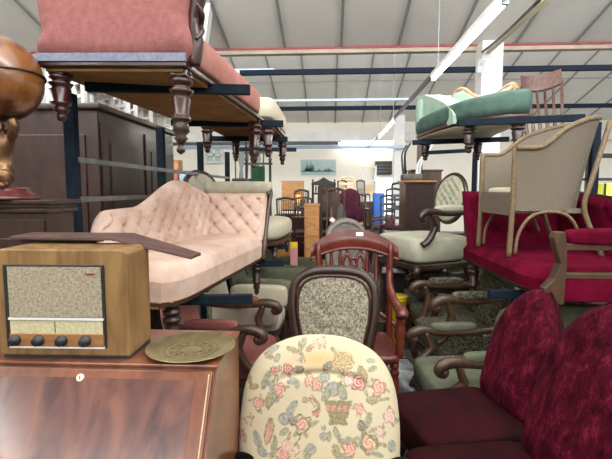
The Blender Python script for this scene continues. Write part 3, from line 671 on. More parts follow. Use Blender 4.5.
ed = [(0, 1), (1, 2), (2, 3), (3, 4), (2, 5), (5, 6), (6, 7), (2, 8), (8, 9), (9, 10), (0, 11), (11, 12), (12, 13), (13, 14), (0, 15), (15, 16), (16, 17), (17, 18)]
skinned('figure', pts, ed, [.05, .048, .058, .026, .032, .03, .026, .02, .03, .026, .02, .036, .032, .022, .016, .036, .032, .022, .016], D['bronze'], r)

# wardrobe behind the rack with a stack of white wicker on top
ward = mat('reddish_brown_wardrobe', (.034, .012, .009), (.075, .028, .02), 3, .38, coat=.1, stretch=(3, 3, 1), dist=1.5)
r = thing('wardrobe', 'large dark brown wardrobe standing behind the left rack', 'wardrobe', (-2.4, 4.1, 0))
MB().box((0, 0, 1.105), (1.3, 1.6, 2.21)).build('carcass', ward, r, .008)
MB().box((0, 0, 2.225), (1.38, 1.68, .05)).build('cornice', ward, r, .015)
for y in (-.4, .4):
    f = MB().box((.655, y, 1.12), (.02, .74, 2.0)).build('door', ward, r, .003)
    MB().box((.668, y, 1.12), (.014, .52, 1.7)).build('door_panel', ward, f, .01)
    MB().lathe((.665, y * .12 , 1.1), (.70, y * .12, 1.1), [(0, .008), (.6, .008), (.8, .016), (1, .012)], 10).build('knob', D['brass'], f)
MB().box((-.0, -.806, 1.12), (1.1, .016, 1.8)).build('side_panel', ward, r, .006)
def wicker(label, x, y, z, w, d, h, rz):
    r = thing('wicker_chair', label, 'chair', (x, y, z), rz)
    s = MB(); s.box((0, 0, .2), (w, d, .02)); s.build('seat', D['white'], r, .004)
    for a in (-1, 1):
        for b in (-1, 1): MB().bar((a * w * .45, b * d * .45, 0), (a * w * .45, b * d * .45, .2), .03).build('leg', D['white'], r)
    s = MB()
    for k in range(5): s.bar((-w * .45, d * .45, .2 + h * k / 4 * .95), (w * .45, d * .45, .2 + h * k / 4 * .95), .022, .03)
    for k in range(6): s.bar((-w * .45 + w * .9 * k / 5, d * .45, .2), (-w * .45 + w * .9 * k / 5, d * .45, .2 + h), .028, .02)
    s.build('backrest', D['white'], r)
    for sx in (-1, 1):
        s = MB(); X = sx * w * .46
        for k in range(4): s.bar((X, -d * .45, .06 + k * .1), (X, d * .45, .06 + k * .1), .03, .022)
        for k in range(5): s.bar((X, -d * .45 + d * .9 * k / 4, 0), (X, -d * .45 + d * .9 * k / 4, .38), .022, .026)
        s.build('arm', D['white'], r)
wicker('white slatted chair on the wardrobe, nearest of the three', -1.97, 3.6, 2.25, .48, .42, .42, 70)
wicker('white slatted chair on the wardrobe, middle one of the three', -1.95, 4.15, 2.25, .48, .42, .40, 95)
wicker('white slatted chair on the wardrobe, furthest of the three', -1.95, 4.66, 2.25, .46, .42, .38, 80)
# ================================================================ seats on the floor, nearest first
def paint(ob, fn):
    me = ob.data; a = me.color_attributes.new('pattern', 'FLOAT_COLOR', 'POINT')
    buf = []
    for v in me.vertices: buf += [*fn(v.co), 1]
    a.data.foreach_set('color', buf)
flo = mat('floral_tapestry', (.7, .6, .4), rough=.9, sheen=.15, bump=.25, bscale=260)
n_ = flo.node_tree.nodes.new('ShaderNodeVertexColor'); n_.layer_name = 'pattern'
flo.node_tree.links.new(n_.outputs[0], flo.node_tree.nodes['Principled BSDF'].inputs['Base Color'])
r = thing('upholstered_chair', 'cream floral tapestry tub-backed chair, nearest in the middle', 'chair', (-.035, 1.50, 0))
LX, LY = -.035, 1.50
pivot = V((0, .20, .38)); tilt = 17
Mb = T(pivot.x, pivot.y, pivot.z, rx=-tilt)
bh_, bw_ = .62, .69
ol = outline([(-.33, 0), (-.345, .15), (-.345, .30), (-.32, .44), (-.25, .545), (-.13, .605), (0, .62), (.13, .605), (.25, .545), (.32, .44), (.345, .30), (.345, .15), (.33, 0), (0, -.01)], 380)
ol = [(x * .965 - .006, z) for x, z in ol]
def fdisp(x, z):   # a fold where the rolled top meets the padded front
    q = sqrt(x * x * .9 + max(0, z - .22) ** 2 * 1.25) if z > .22 else abs(x) * .95
    return -.020 * math.exp(-((z - .465 + .25 * x * x * 4) / .014) ** 2) * (abs(x) < .22) * (1 - (x / .22) ** 2) - .02 * max(0, (z - .47)) * 8 * (1 - min(1, abs(x) / .3) ** 2) + .008 * sin(9 * x) * sin(7 * z)
mb = MB(Mb); mb.blob(ol, .075, .10, 80, 5, disp=fdisp, rd=.45); mb.build('backrest', flo, r)
N_ = (Mb.to_3x3() @ V((0, -1, 0))).normalized(); P0 = V((LX, LY, 0)) + Mb @ V((0, -.07, 0)); Ui = Mb.inverted()
def onp(px, py):
    o = V((0, 0, 1.6)); d = CM @ V(((px - 306) / F, (229.5 - py) / F, -1))
    q = o + d * ((P0 - o).dot(N_) / d.dot(N_)); l = Ui @ (q - V((LX, LY, 0))); return l.x, l.z
RED, PK, PP, OL, GG, GB, DK, BR, SA, OC = (.36, .085, .08), (.52, .20, .17), (.56, .33, .30), (.22, .19, .10), (.19, .20, .15), (.20, .22, .21), (.11, .10, .09), (.26, .17, .10), (.52, .24, .14), (.50, .34, .13)
MOT = []   # measured on the cover: kind, x, y, radius x, radius y, angle, colour, second colour
def mo(kind, px, py, a, b, ang, c, c2=None):
    x, z = onp(px, py); MOT.append((kind, x, z, a * .0039, b * .0042, R(ang), c, c2 or c))
for q in ((275, 371, 4.5, RED), (279, 390, 7, PK), (288, 369, 5.5, RED), (310, 381, 6, SA), (317, 385, 6, PK), (322, 342, 4.5, PP), (350, 380, 7, PP), (359, 383, 7.5, RED), (379, 388, 7.5, PK), (258, 404, 6, PK), (248, 421, 4, PP),
          (302, 424, 9, PK), (282, 455, 7, PK), (312, 399, 3.5, RED), (316, 413, 3.5, RED), (240, 436, 4, RED), (359, 408, 5, PK), (349, 448, 7, PK), (369, 443, 9.5, SA), (379, 431, 5, PP), (390, 417, 7, PP), (296, 450, 4, PP)):
    mo('rose', q[0], q[1], q[2], q[2], 0, q[3], OL if q[2] > 8 else None)
for q in ((272, 350, 8, 3, 30, GB), (268, 356, 6, 3, -20, OL), (277, 358, 5, 3, 60, GB), (300, 352, 2, 11, 10, OL), (292, 350, 7, 3, -25, OL), (303, 343, 3, 7, -15, GG), (310, 348, 6, 3, 45, BR), (297, 357, 4, 4, 0, PP), (315, 344, 4, 3, 0, PP), (266, 380, 4, 10, -20, GG), (272, 388, 3, 8, 30, GB), (248, 379, 3, 6, 20, BR), (253, 387, 6, 3, 10, BR),
          (292, 381, 5, 3, 20, GB), (297, 384, 3, 5, 0, GB), (299, 370, 6, 4, 0, DK), (328, 366, 7, 4, 30, DK), (325, 377, 6, 4, 0, GB), (333, 389, 9, 7, 0, GB), (342, 392, 5, 8, 20, GG), (326, 395, 4, 7, -30, GG), (361, 371, 4, 5, 0, OL), (371, 361, 5, 2.5, 0, GB), (373, 369, 6, 2.5, 20, GG), (364, 376, 4, 6, 0, BR), (268, 402, 4, 7, 0, OL), (275, 400, 5, 3, 20, GG),
          (291, 409, 4, 10, -35, GB), (284, 419, 6, 6, 30, GB), (293, 421, 5, 4, 0, DK), (284, 432, 6, 3, 35, GG), (289, 437, 2, 5, -10, BR), (269, 431, 5, 12, -8, BR), (268, 434, 2.5, 11, -8, PK), (257, 440, 4, 9, 20, GB), (262, 452, 7, 4, -40, GB), (274, 446, 3, 10, -5, GG), (286, 446, 5, 6, 0, PP), (310, 450, 7, 5, 40, GB), (307, 455, 4, 4, 0, GG), (324, 436, 5, 4, 0, GB), (324, 428, 2.5, 2.5, 0, GB), (329, 436, 2.5, 5, 0, GG),
          (337, 433, 3, 7, 25, GG), (346, 440, 9, 3, 15, GG), (336, 451, 4, 7, 20, OL), (342, 456, 6, 3, 0, GG), (368, 420, 3.5, 8, -18, GG), (361, 425, 4, 5, 0, DK), (372, 430, 5, 2, 30, GG), (377, 454, 7, 2, -15, GG), (392, 447, 4, 6, 0, GB), (372, 400, 6, 4, 0, OL), (244, 440, 2, 5, 0, GG), (384, 400, 7, 2, 10, GG), (305, 400, 3, 3, 0, OL), (318, 405, 2, 6, 20, OL), (335, 352, 2, 6, 40, OL)):
    mo('leaf', *q)
for q in list(MOT):
    if q[0] == 'rose' and q[3] > .014:
        for k in range(5):
            t = random.uniform(0, 2 * pi); s_ = q[3] * random.uniform(1.05, 1.6)
            MOT.insert(0, ('leaf', q[1] + s_ * cos(t), q[2] + s_ * sin(t), q[3] * .5, q[3] * .2, t + random.uniform(-.6, .6), random.choice((OL, GG, GB, BR)), OL))
mo('mum', 343, 362, 12, 10, 0, OL, OC); mo('urn', 338, 408, 15, 8, 0, OL, PK); mo('foot', 338, 420, 9, 4, 0, OL)
for (a, b, c, d) in ((275, 375, 272, 395), (279, 395, 268, 410), (302, 433, 296, 445), (312, 402, 317, 411), (349, 455, 345, 460), (369, 436, 364, 428), (300, 345, 305, 362), (344, 370, 340, 385)):
    x0, z0 = onp(a, b); x1, z1 = onp(c, d); MOT.append(('stem', x0, z0, x1, z1, 0, OL, OL))
sx0, sz0 = onp(318, 360)
from mathutils import noise as NZ
def fcol(co, M=Ui):
    l = M @ co; x, z = l.x, l.z
    n = NZ.noise(V((x * 9, z * 9, 3))); c = V((.56, .485, .33)) * (1 + .06 * n)
    st = math.exp(-((x - sx0) / .11) ** 2 - ((z - sz0) / .035) ** 2) * (1 + .4 * n); c = c.lerp(V((.50, .34, .13)), max(0, min(.75, st * .8)))
    jx = x + .004 * NZ.noise(V((x * 60, z * 60, 0))); jz = z + .004 * NZ.noise(V((x * 60, z * 60, 9)))
    for k, mx, mz, a, b, an, c1, c2 in MOT:
        if k == 'stem':
            dx, dz = a - mx, b - mz; L2 = dx * dx + dz * dz; t = max(0, min(1, ((jx - mx) * dx + (jz - mz) * dz) / L2))
            if (jx - mx - t * dx) ** 2 + (jz - mz - t * dz) ** 2 < .0022 ** 2: c = V(c1)
            continue
        dx, dz = jx - mx, jz - mz
        if abs(dx) > .075 or abs(dz) > .075: continue
        u = (dx * cos(an) + dz * sin(an)) / a; v = (-dx * sin(an) + dz * cos(an)) / b; q = sqrt(u * u + v * v); th = math.atan2(v, u)
        if k == 'rose':
            e = 1 + .10 * cos(5 * th + mx * 40) + .12 * cos(3 * th + mz * 90)
            if q < e:
                rim = q > e * .82
                c = V(c2 if (c2 != c1 and q > .55 * e) else c1)
                if rim: c = V(OL) if sin(th * 7 + mx * 99) > -.3 else c * .7
                elif sin(q * 14 + th * 2) > .35: c = c.lerp(V((.80, .66, .52)), .6)
        elif k == 'leaf':
            if q < 1: c = V(c1) * (.78 if q > .72 or abs(u if b > a else v) < .12 else 1.25); c = c.lerp(V((.56, .485, .33)), .12 + .25 * (NZ.noise(V((x * 90, z * 90, 5))) > .1))
        elif k == 'mum':
            if q < 1 and sin(q * 15 + 3 * sin(5 * th)) > -.1: c = V(c1).lerp(V((.45, .3, .15)), .3)
            elif q < 1: c = c.lerp(V(c2), .5)
        elif k == 'urn':
            if abs(u) < 1 and -1 < v < .9 and abs(u) < .65 + .35 * (v + 1) / 1.9: c = V(c2) * 1.05 if (-.3 < v < .35 and abs(u) < .8 and sin(u * 16) > -.5) else V(c1)
        elif k == 'foot':
            if abs(u) < 1 - .15 * v and abs(v) < 1: c = V(c1) * (1.15 if sin(u * 14) > 0 else .85)
    b0 = V((.56, .485, .33)); sp = NZ.noise(V((x * 140, z * 140, 2))); c = c.lerp(b0, max(0, min(.6, .10 + .5 * sp)))
    return tuple(c)
paint([q for q in bpy.data.objects if q.parent == r and q.name.startswith('backrest')][0], fcol)
s = MB().pad((0, -.08, .36), (.62, .56, .16), .3, 60, 24).build('seat', flo, r)
paint(s, lambda co: fcol(V((co.x, co.y, co.z)), MX(((1, 0, 0, 0), (0, 0, 1, 0), (0, 1, 0, .25), (0, 0, 0, 1)))))
for sx in (-1, 1):
    MB().tube([(sx * .31, .2, .50), (sx * .33, .05, .44), (sx * .32, -.15, .40), (sx * .29, -.3, .34)], [.055, .05, .045, .03], 12).build('arm', flo, r)
    o = [q for q in bpy.data.objects if q.parent == r][-1]; paint(o, lambda co: fcol(V((co.x, co.y, co.z)), MX(((0, 1, 0, 0), (1, 0, 0, 0), (0, 0, 1, 0), (0, 0, 0, 1)))))
    for sy in (-.3, .22): MB().lathe((sx * .26, sy, .29), (sx * .27, sy, 0), [(0, .028), (.5, .022), (1, .016)], 10).build('leg', D['mahog'], r)
MB().box((0, -.04, .28), (.58, .56, .06)).build('seat_frame', D['mahog'], r, .01)

armchair('spoon_back_chair', 'dark mahogany spoon-back chair in mottled tapestry behind the floral chair', 'chair', (.015, 2.42, 0), -2, D['darkwood'], D['tap'], D['tap'], w=.56, d=.5, sh=.46, bh=.675, bw=.515, kind='shoulder', arms=None, frame=.033, lean=10, bt=.04, tf=tuft(.13, .12, .014))
o = bpy.data.objects['spoon_back_chair']
MB(T(0, .23, .43, rx=-10)).tube([(x * .88, -.030, .04 + z * .89) for x, z in back_outline('shoulder', .515, .675)[::2]], .010, 6, close=True, sub=1).build('inner_moulding', D['mahog'], o)

# high-backed red mahogany armchair
r = thing('smoker_chair', 'high red mahogany armchair with pierced splat and paper tag on its curved crest', 'chair', (.185, 3.05, -.0))
w = D['mahog_red']
MB().pad((0, 0, .5), (.56, .52, .06), .2, 24, 8).build('seat', w, r)
M = T(0, .2, .5, rx=-7)
def crest(u, v, off): x = (u - .5) * .66; return V((x, .0 + .10 * (1 - (2 * u - 1) ** 2) + off,   .655 + v * (.155 - .05 * abs(2 * u - 1) ** 3) - .085 * (2 * u - 1) ** 2))
MB(M).slab(lambda u, v: crest(u, v, -.018 + .006 * cos(v * 6)), lambda u, v: crest(u, v, .02), 30, 8).build('crest_rail', w, r)
MB(M).tube([crest(k / 12, 0, -.02) + V((0, 0, .012)) for k in range(13)], .012, 8, sub=2).build('crest_moulding', w, r)
MB(M).box((.045, .072, .775), (.055, .004, .028)).build('paper_tag', D['tagw'], r)
MB(M).tube([crest(k / 8, 1, 0) * 1 + V((0, 0, -.62 + .02)) for k in range(9)], .02, 8, sub=2).build('lower_rail', w, r)
for k in (-3, -2, -1.2, 1.2, 2, 3):
    x = k * .085; yy = .10 * (1 - (x / .32) ** 2)
    MB(M).lathe((x, yy, 0), (x * 1.02, yy, .69), [(0, .01), (.1, .012), (.3, .018), (.5, .013), (.52, .018), (.54, .013), (.75, .017), (.95, .010), (1, .01)], 10).build('spindle', w, r)
s = MB(M)
for sx in (-1, 1):
    s.tube([(sx * .02, .095, .05), (sx * .055, .095, .2), (sx * .02, .095, .33), (sx * .06, .095, .46), (sx * .085, .095, .55), (sx * .05, .095, .62), (sx * .02, .095, .57)], .014, 8)
    s.tube([(sx * .02, .095, .52), (sx * .03, .095, .6), (sx * .07, .095, .68)], .012, 8)
s.tube([(-.025, .095, .5), (0, .09, .54), (.025, .095, .5), (0, .095, .44)], .012, 8, close=True); s.tube([(0, .095, 0), (0, .095, .44)], .016, 8)
s.tube([(-.05, .095, .62), (0, .095, .585), (.05, .095, .62)], .012, 8); s.build('splat', w, r)
for sx in (-1, 1):
    X = sx * .255
    MB().tube([(X, .19, .45), (X * 1.04, .22, .8), (X * 1.06, .27, 1.2)], [.024, .02, .018], 8).build('back_post', w, r)
    MB().tube([(X * 1.03, .24, 1.0), (X * 1.0, .16, .9), (X * 1.04, .0, .83), (X * 1.08, -.14, .815), (X * 1.1, -.24, .815), (X * 1.1, -.27, .79)], [.016, .026, .03, .034, .042, .034], 10).build('arm', w, r)
    turned(r, (X * 1.08, -.2, .8), (X * 1.08, -.2, .5), w, .95, [(0, .02), (.08, .034), (.16, .022), (.3, .036), (.5, .04), (.65, .024), (.72, .032), (.8, .024), (.9, .034), (1, .022)], 'arm_support')
    turned(r, (X * .95, -.21, .48), (X, -.24, 0), w, 1.2, LEGP)
    MB().tube([(X * .9, .2, .48), (X * .95, .25, .24), (X, .32, 0)], .02, 8).build('leg', w, r)

def red_chair(label, loc, rz, kh=1.0):
    r = thing('velvet_chair', label, 'chair', loc, rz, 'crushed red velvet chairs at the lower right')
    f = D['crushed']
    MB().pad((0, 0, .40), (.52, .58, .19), .28, 40, 16).build('seat', D['crimson_dark'], r)
    o = outline([(-.18, -.06), (-.21, .10), (-.22, .24), (-.205, .39), (-.13, .55), (0, .645), (.13, .55), (.225, .40), (.25, .24), (.235, .10), (.20, -.06), (0, -.08)], 72)
    o = [(x, z * kh) for x, z in o]
    b = MB(T(0, .30, .52, rx=-17)); b.blob(o, .075, .06, 14, 5, disp=lambda x, z: .02 * cos(x * 9) * 1 + .006 * sin(23 * x) * sin(19 * z), rd=.4, bow=lambda x, z: -.9 * x * x * .6); b.build('backrest', f, r)
    MB(T(0, .30, .52, rx=-17)).tube([(x * 1.0, .0 - .54 * x * x, z) for x, z in o], .007, 6, close=True, sub=1).build('piping', D['crimson_dark'], r)
    MB().box((0, 0, .29), (.48, .5, .05)).build('seat_frame', D['darkwood'], r, .01)
    for a in (-1, 1):
        for b in (-1, 1): MB().lathe((a * .2, b * .2, .27), (a * .21, b * .23, 0), [(0, .026), (.3, .028), (.5, .018), (1, .014)], 10).build('leg', D['darkwood'], r)
    return r
D['crimson_dark'] = cloth('wine_velvet_seat', (.028, .0006, .003), (.075, .002, .008), 5, 0)
red_chair('crushed wine velvet chair with rounded back, further of the two at lower right', (.655, 2.20, 0), -76, .93)
red_chair('crushed wine velvet chair cut off by the lower right corner', (.635, 1.66, 0), -80, 1.04)

# row of armchairs under the right rack
armchair('armchair', 'low sage velvet armchair with brown scroll arms beyond the red chairs', 'armchair', (.93, 2.95, 0), -84, D['brownwood'], D['sage'], None, w=.56, d=.62, sh=.40, sth=.16, bh=.46, kind='round', padm=D['sage'], armh=.16, frame=None, bt=.08)
armchair('armchair', 'leaf tapestry armchair with brown scroll arms, next beyond the sage one', 'armchair', (1.02, 3.58, 0), -84, D['brownwood'], D['tap2'], D['tap2'], w=.50, d=.56, sh=.52, sth=.2, bh=.52, kind='spoon', padm=D['tap2'], armh=.26, bt=.06, frame=.02)
armchair('armchair', 'leaf tapestry armchair with narrow dark arms, third in the right row', 'armchair', (1.08, 4.20, 0), -86, D['darkwood'], D['tap2'], D['olive'], w=.50, d=.56, sh=.48, bh=.5, kind='spoon', padm=D['tap2'], armh=.24, frame=.02)
armchair('armchair', 'grey-green armchair with thin black arms, furthest in the right row', 'armchair', (1.10, 4.84, 0), -80, D['blackwood'], D['grey'], D['olive'], w=.54, d=.56, sh=.48, bh=.48, kind='round', padm=None, armh=.26, frame=.02)
# armchairs under the left rack
armchair('armchair', 'mauve pink armchair with carved scroll arms under the pink chaise', 'armchair', (-.74, 3.12, 0), 88, D['brownwood'], D['mauve'], D['salmon'], w=.62, d=.66, sh=.47, sth=.14, bh=.46, kind='round', padm=D['mauve'], armh=.22, frame=None, bt=.06, tf=lambda x, z: .012 * sin(40 * x))
armchair('armchair', 'cream armchair with padded sides behind the mauve pink one', 'armchair', (-.72, 3.92, 0), 88, D['brownwood'], D['cream'], None, w=.5, d=.6, sh=.5, bh=.40, kind='square', arms='roll', frame=None, armh=.2, bt=.07)
armchair('armchair', 'sage velvet club armchair under the left rack beyond the cream one', 'armchair', (-.62, 4.72, 0), 80, D['brownwood'], D['olive'], D['sage'], w=.58, d=.66, sh=.45, bh=.5, kind='square', arms='roll', padm=D['sage'], frame=None, armh=.28, bt=.09)
armchair('armchair', 'olive velvet club armchair, furthest under the left rack', 'armchair', (-.52, 5.55, 0), 80, D['darkwood'], D['olive'], None, w=.58, d=.66, sh=.45, bh=.48, kind='square', arms='roll', frame=None, armh=.28, bt=.09)

# on the right rack
D['sage_pale'] = cloth('pale_sage_cloth', (.44, .43, .31), (.53, .52, .39), 6)
armchair('button_back_chair', 'pale green button-backed oval chair on the right rack beside the daybed', 'chair', (.90, 4.36, .74), -62, D['darkwood'], D['sage_pale'], D['sage_pale'], w=.68, d=.66, sh=.44, sth=.25, bh=.48, sides=(1,), bw=.40, kind='oval', gap=.13, padm=D['sage_pale'], armh=.22, tf=tuft(.085, .085, .03), lean=10, bd=(18, 72))
# woven chair standing on the daybed
lw = mat('woven_paper_fibre', (.15, .12, .08), (.28, .23, .165), 34, .75, bump=.5, bscale=120, kind='diag', dist=.3, lo=.3, hi=.7)
lf = mat('wrapped_fibre_frame', (.15, .10, .045), (.24, .17, .085), 60, .6, bump=.3)
r = thing('woven_tub_chair', 'woven gold fibre tub chair standing on the crimson daybed', 'chair', (1.415, 3.20, 1.165), -88)
hw, hd = .27, .25
def plan(u, k=1.0):   # u 0..1 from the left arm front round the back to the right arm front
    a = -pi * .0 + u
    if u < .25: return V((-hw * k, -hd + (u / .25) * hd * 1.0, 0))
    if u > .75: return V((hw * k, -hd + ((1 - u) / .25) * hd * 1.0, 0))
    t = (u - .25) / .5 * pi; return V((-hw * k * cos(t), hd * k * 1.05 * sin(t), 0))
def rim(u):
    q = max(0, min(1, (sin(pi * u) - .35) / .65)); return .70 + .21 * q * q * (3 - 2 * q)
def wall_(u, v, off):
    z0 = .30; z = z0 + v * (rim(u) - z0); k = 1 + .12 * v * v
    p = plan(u, k + off); p.y += .10 * v * sin(pi * u) ** 2; p.z = z; return p
MB().slab(lambda u, v: wall_(u, v, .02), lambda u, v: wall_(u, v, -.03), 60, 16).build('woven_body', lw, r)
MB().tube([wall_(k / 30, 1, 0) for k in range(31)], .017, 8, sub=2).build('rim', lf, r)
MB().box((0, -.0, .30), (.5, .44, .03)).build('seat_base', lw, r)
MB().box((0, -hd - .005, .345), (.5, .012, .15)).build('front_apron', lw, r)
MB().pad((0, -.02, .42), (.48, .44, .07), .35).build('seat_cushion', D['cream'], r)
for sx in (-1, 1):
    MB().tube([(sx * hw * 1.03, -hd, .70), (sx * hw * 1.0, -hd, .3), (sx * hw * 1.0, -hd - .01, 0)], .018, 8).build('leg', lf, r)
    MB().tube([(sx * hw * .80, hd * 1.52, .885), (sx * hw * .98, hd * 1.0, .50), (sx * hw * .97, hd * .85, .34), (sx * hw * 1.0, hd * 1.0, .2), (sx * hw * 1.05, hd * 1.35, 0)], .017, 8).build('leg', lf, r)
    MB().tube([(sx * hw, -hd + .03, .02), (sx * hw, -hd + .05, .16), (sx * hw, -.12, .27), (sx * hw, .02, .295), (sx * hw, .13, .25), (sx * hw, .2, .12)], .011, 8).build('hoop', lf, r)
# tall spindle-back chair on a cabinet behind the rack
r = cabinet('sideboard', 'dark sideboard with pale top behind the woven chair at the right', 'sideboard', 2.75, 4.62, 0, 1.3, .6, 1.44, D['darkwood'], doors=3, over=.02)
MB().box((0, 0, 1.485), (1.36, .66, .03)).build('pale_top', D['white'], r, .003)
r = thing('spindle_back_chair', 'worn pinkish comb-back spindle chair raised up behind the woven chair', 'chair', (2.19, 4.52, 1.50), -20, ry=-5)
pw = wood('worn_pink_wood', (.07, .022, .014), (.26, .12, .085), .5, 14, (2, 2, 1))
MB().pad((0, 0, .43), (.48, .46, .05), .25).build('seat', pw, r)
for a in (-1, 1):
    for b in (-1, 1): turned(r, (a * .17, b * .15, .42), (a * .22, b * .2, 0), pw, 1.1, LEGP)
M = T(0, .18, .45, rx=-14)
MB(M).slab(lambda u, v: V(((u - .5) * .38, -.02 + .1 * (1 - (2 * u - 1) ** 2), .76 + .18 * v * (1 - .12 * (2 * u - 1) ** 2))), lambda u, v: V(((u - .5) * .38, .02 + .1 * (1 - (2 * u - 1) ** 2), .76 + .18 * v * (1 - .12 * (2 * u - 1) ** 2))), 20, 4).build('crest_rail', pw, r)
for k in range(6):
    q = (k / 5 - .5) * 2
    MB(M).lathe((q * .15, .04, 0), (q * .19, .1 * (1 - q * q), .80), [(0, .014), (.35, .021), (.5, .015), (1, .013)], 8).build('spindle', pw, r)
for sx in (-1, 1):
    MB().tube([(sx * .2, .26, .72), (sx * .27, .1, .72), (sx * .29, -.1, .71), (sx * .27, -.19, .69)], [.016, .022, .024, .02], 8).build('arm', pw, r)
    turned(r, (sx * .26, -.13, .7), (sx * .2, -.13, .45), pw, .8, LEGP, 'arm_support')

r = thing('sage_chair', 'narrow sage velvet chair back standing under the near end of the crimson daybed', 'chair', (1.52, 2.62, 0), -10)
MB().pad((0, -.1, .42), (.4, .4, .12), .3).build('seat', D['sage'], r); MB().pad((0, .1, .66), (.38, .09, .5), .25).build('backrest', D['olive'], r)
for a in (-1, 1):
    for b in (-.26, .06): MB().lathe((a * .15, b, .37), (a * .16, b, 0), [(0, .022), (1, .014)], 8).build('leg', D['darkwood'], r)
# ================================================================ goods further down the hall
def X_(px, Y): return at(px, 190, Y).x
def Z_(py, Y): return at(330, py, Y).z
def wpx(w, Y): return w / F * Y
# on the left, beyond the rack
cabinet('chest_of_drawers', 'orange oak chest of drawers against the far wall under the painting', 'chest of drawers', X_(293, 14.6), 14.6, 0, wpx(21, 14.6), .5, Z_(182, 14.6), D['oak'], rows=(.3, .3, .3, .28, .28), knob=D['black'])
r = thing('table_lamp', 'small lamp with a glowing amber shade near the oak chest', 'lamp', (X_(298, 13.4), 13.4, 1.02))
MB().lathe((0, 0, 0), (0, 0, .22), [(0, .09), (.1, .09), (.2, .03), (.6, .05), (1, .02)], 12).build('base', D['brass'], r)
MB().lathe((0, 0, .2), (0, 0, .44), [(0, .14), (1, .07)], 14).build('lamp_shade', mat('amber_glow', (1, .42, .06), emit=2.2), r)
table('side_table', 'dark side table carrying the amber lamp', X_(298, 13.4), 13.4, .9, .5, 1.02, D['darkwood'])
cabinet('cupboard', 'small orange oak cupboard low in the aisle behind the pink chaise', 'cupboard', X_(282, 6.1), 6.3, .0, .22, .35, .98, D['oak'], rows=(.28, .28, .3), over=.01)
cabinet('cupboard', 'dark brown cupboard low in the aisle left of the tall red chair', 'cupboard', X_(308, 6.3), 6.4, 0, .34, .4, .98, D['mahog'], doors=1, over=.01)
r = thing('cardboard_strip', 'upright pink card with a yellow top band standing in the aisle', 'card', (X_(293.5, 5.7), 5.75, 0))
MB().box((0, 0, .42), (.095, .012, .84)).build('card', mat('pink_card', (.55, .25, .24), rough=.7), r)
MB().box((0, -.001, .88), (.095, .014, .08)).build('band', D['yellow'], r)
# brown cabinet and tall carved chair
r = cabinet('cabinet', 'upright red-brown cabinet standing left of the carved hall chair', 'cabinet', X_(316, 8.6), 8.6, 0, wpx(14, 8.6), .45, Z_(206, 8.6), D['brownwood'], doors=1)
cabinet('cabinet', 'tall orange-brown cabinet behind the carved hall chair', 'cabinet', X_(327, 9.4), 9.4, 0, wpx(15, 9.4), .45, Z_(186, 9.4), D['brownwood'], doors=2)
cabinet('low_chest', 'low dark chest under the carved hall chair', 'chest', X_(325, 7.6), 7.65, 0, .48, .5, .62, D['darkwood'], rows=(.24, .24), cols=1)
r = thing('hall_chair', 'tall black carved hall chair with a row of little spindles on top', 'chair', (X_(323.5, 7.6), 7.65, .65))
w = D['blackwood']; hh = Z_(181, 7.7) - .65; hw_ = wpx(11, 7.7)
MB().pad((0, 0, .45), (.42, .40, .05), .2).build('seat', w, r)
for a in (-1, 1):
    MB().lathe((a * hw_, .18, 0), (a * hw_, .2, hh + .03), [(0, .022), (.35, .022), (.37, .03), (.4, .02), (.9, .02), (.93, .028), (.97, .012), (1, .018)], 8).build('back_post', w, r)
    MB().lathe((a * .17, -.17, .44), (a * .17, -.17, 0), [(0, .022), (.5, .028), (1, .018)], 8).build('leg', w, r)
MB().prism([(-hw_, hh - .07), (hw_, hh - .07), (hw_, hh - .02), (hw_ * .5, hh + .01), (0, hh + .07), (-hw_ * .5, hh + .01), (-hw_, hh - .02)], .18, .21).build('crest_rail', w, r)
MB().box((0, .195, hh - .22), (hw_ * 2, .02, .03)).build('cross_rail', w, r); MB().box((0, .195, .55), (hw_ * 2, .02, .05)).build('cross_rail', w, r)
for k in range(5): MB().lathe(((k - 2) * hw_ * .36, .195, hh - .21), ((k - 2) * hw_ * .36, .195, hh - .07), [(0, .008), (.5, .016), (1, .008)], 8).build('spindle', w, r)
MB().box((0, .195, hh * .66), (hw_ * .9, .015, hh * .3)).build('back_panel', D['brownwood'], r)
# wing chair and neighbours
table('table', 'dark table carrying the maroon wing chair', X_(347, 8.6), 8.7, .9, .8, .62, D['darkwood'])
armchair('wing_chair', 'deep maroon upholstered chair raised on a table in the middle distance', 'armchair', (X_(347, 8.6), 8.6, .62), -12, D['darkwood'], D['maroon'], w=.44, d=.46, sh=.42, bh=Z_(186, 8.8) - 1.04, bw=.46, kind='round', arms='roll', frame=None, armh=.26, bt=.08)
armchair('small_chair', 'grey-brown round-backed chair in front of the maroon wing chair', 'chair', (X_(342, 7.2), 7.2, .5), 14, D['darkwood'], D['grey'], w=.34, d=.4, sh=.38, bh=Z_(200, 7.3) - .88, bw=.30, kind='round', arms=None, frame=None)
cabinet('low_chest', 'low dark chest carrying the grey-brown round-backed chair', 'chest', X_(342, 7.2), 7.2, 0, .5, .5, .47, D['mahog'], rows=(.18, .18))
cabinet('low_cupboard', 'low pine cupboard under the pale ladder-back chair', 'cupboard', X_(348, 11), 11, 0, .7, .5, .88, D['pine'], doors=2)
side_chair('ladder_back_chair', 'pale pine ladder-back chair showing above the maroon wing chair', (X_(348, 11), 11, .91), 4, D['pine'], 'slat', w=.38, bh=Z_(178, 11) - .91 - .45)
side_chair('ladder_back_chair', 'pale pine ladder-back chair just right of the black hall chair', (X_(338, 11.6), 11.6, .60), -10, D['pine'], 'slat', w=.36, bh=.55)
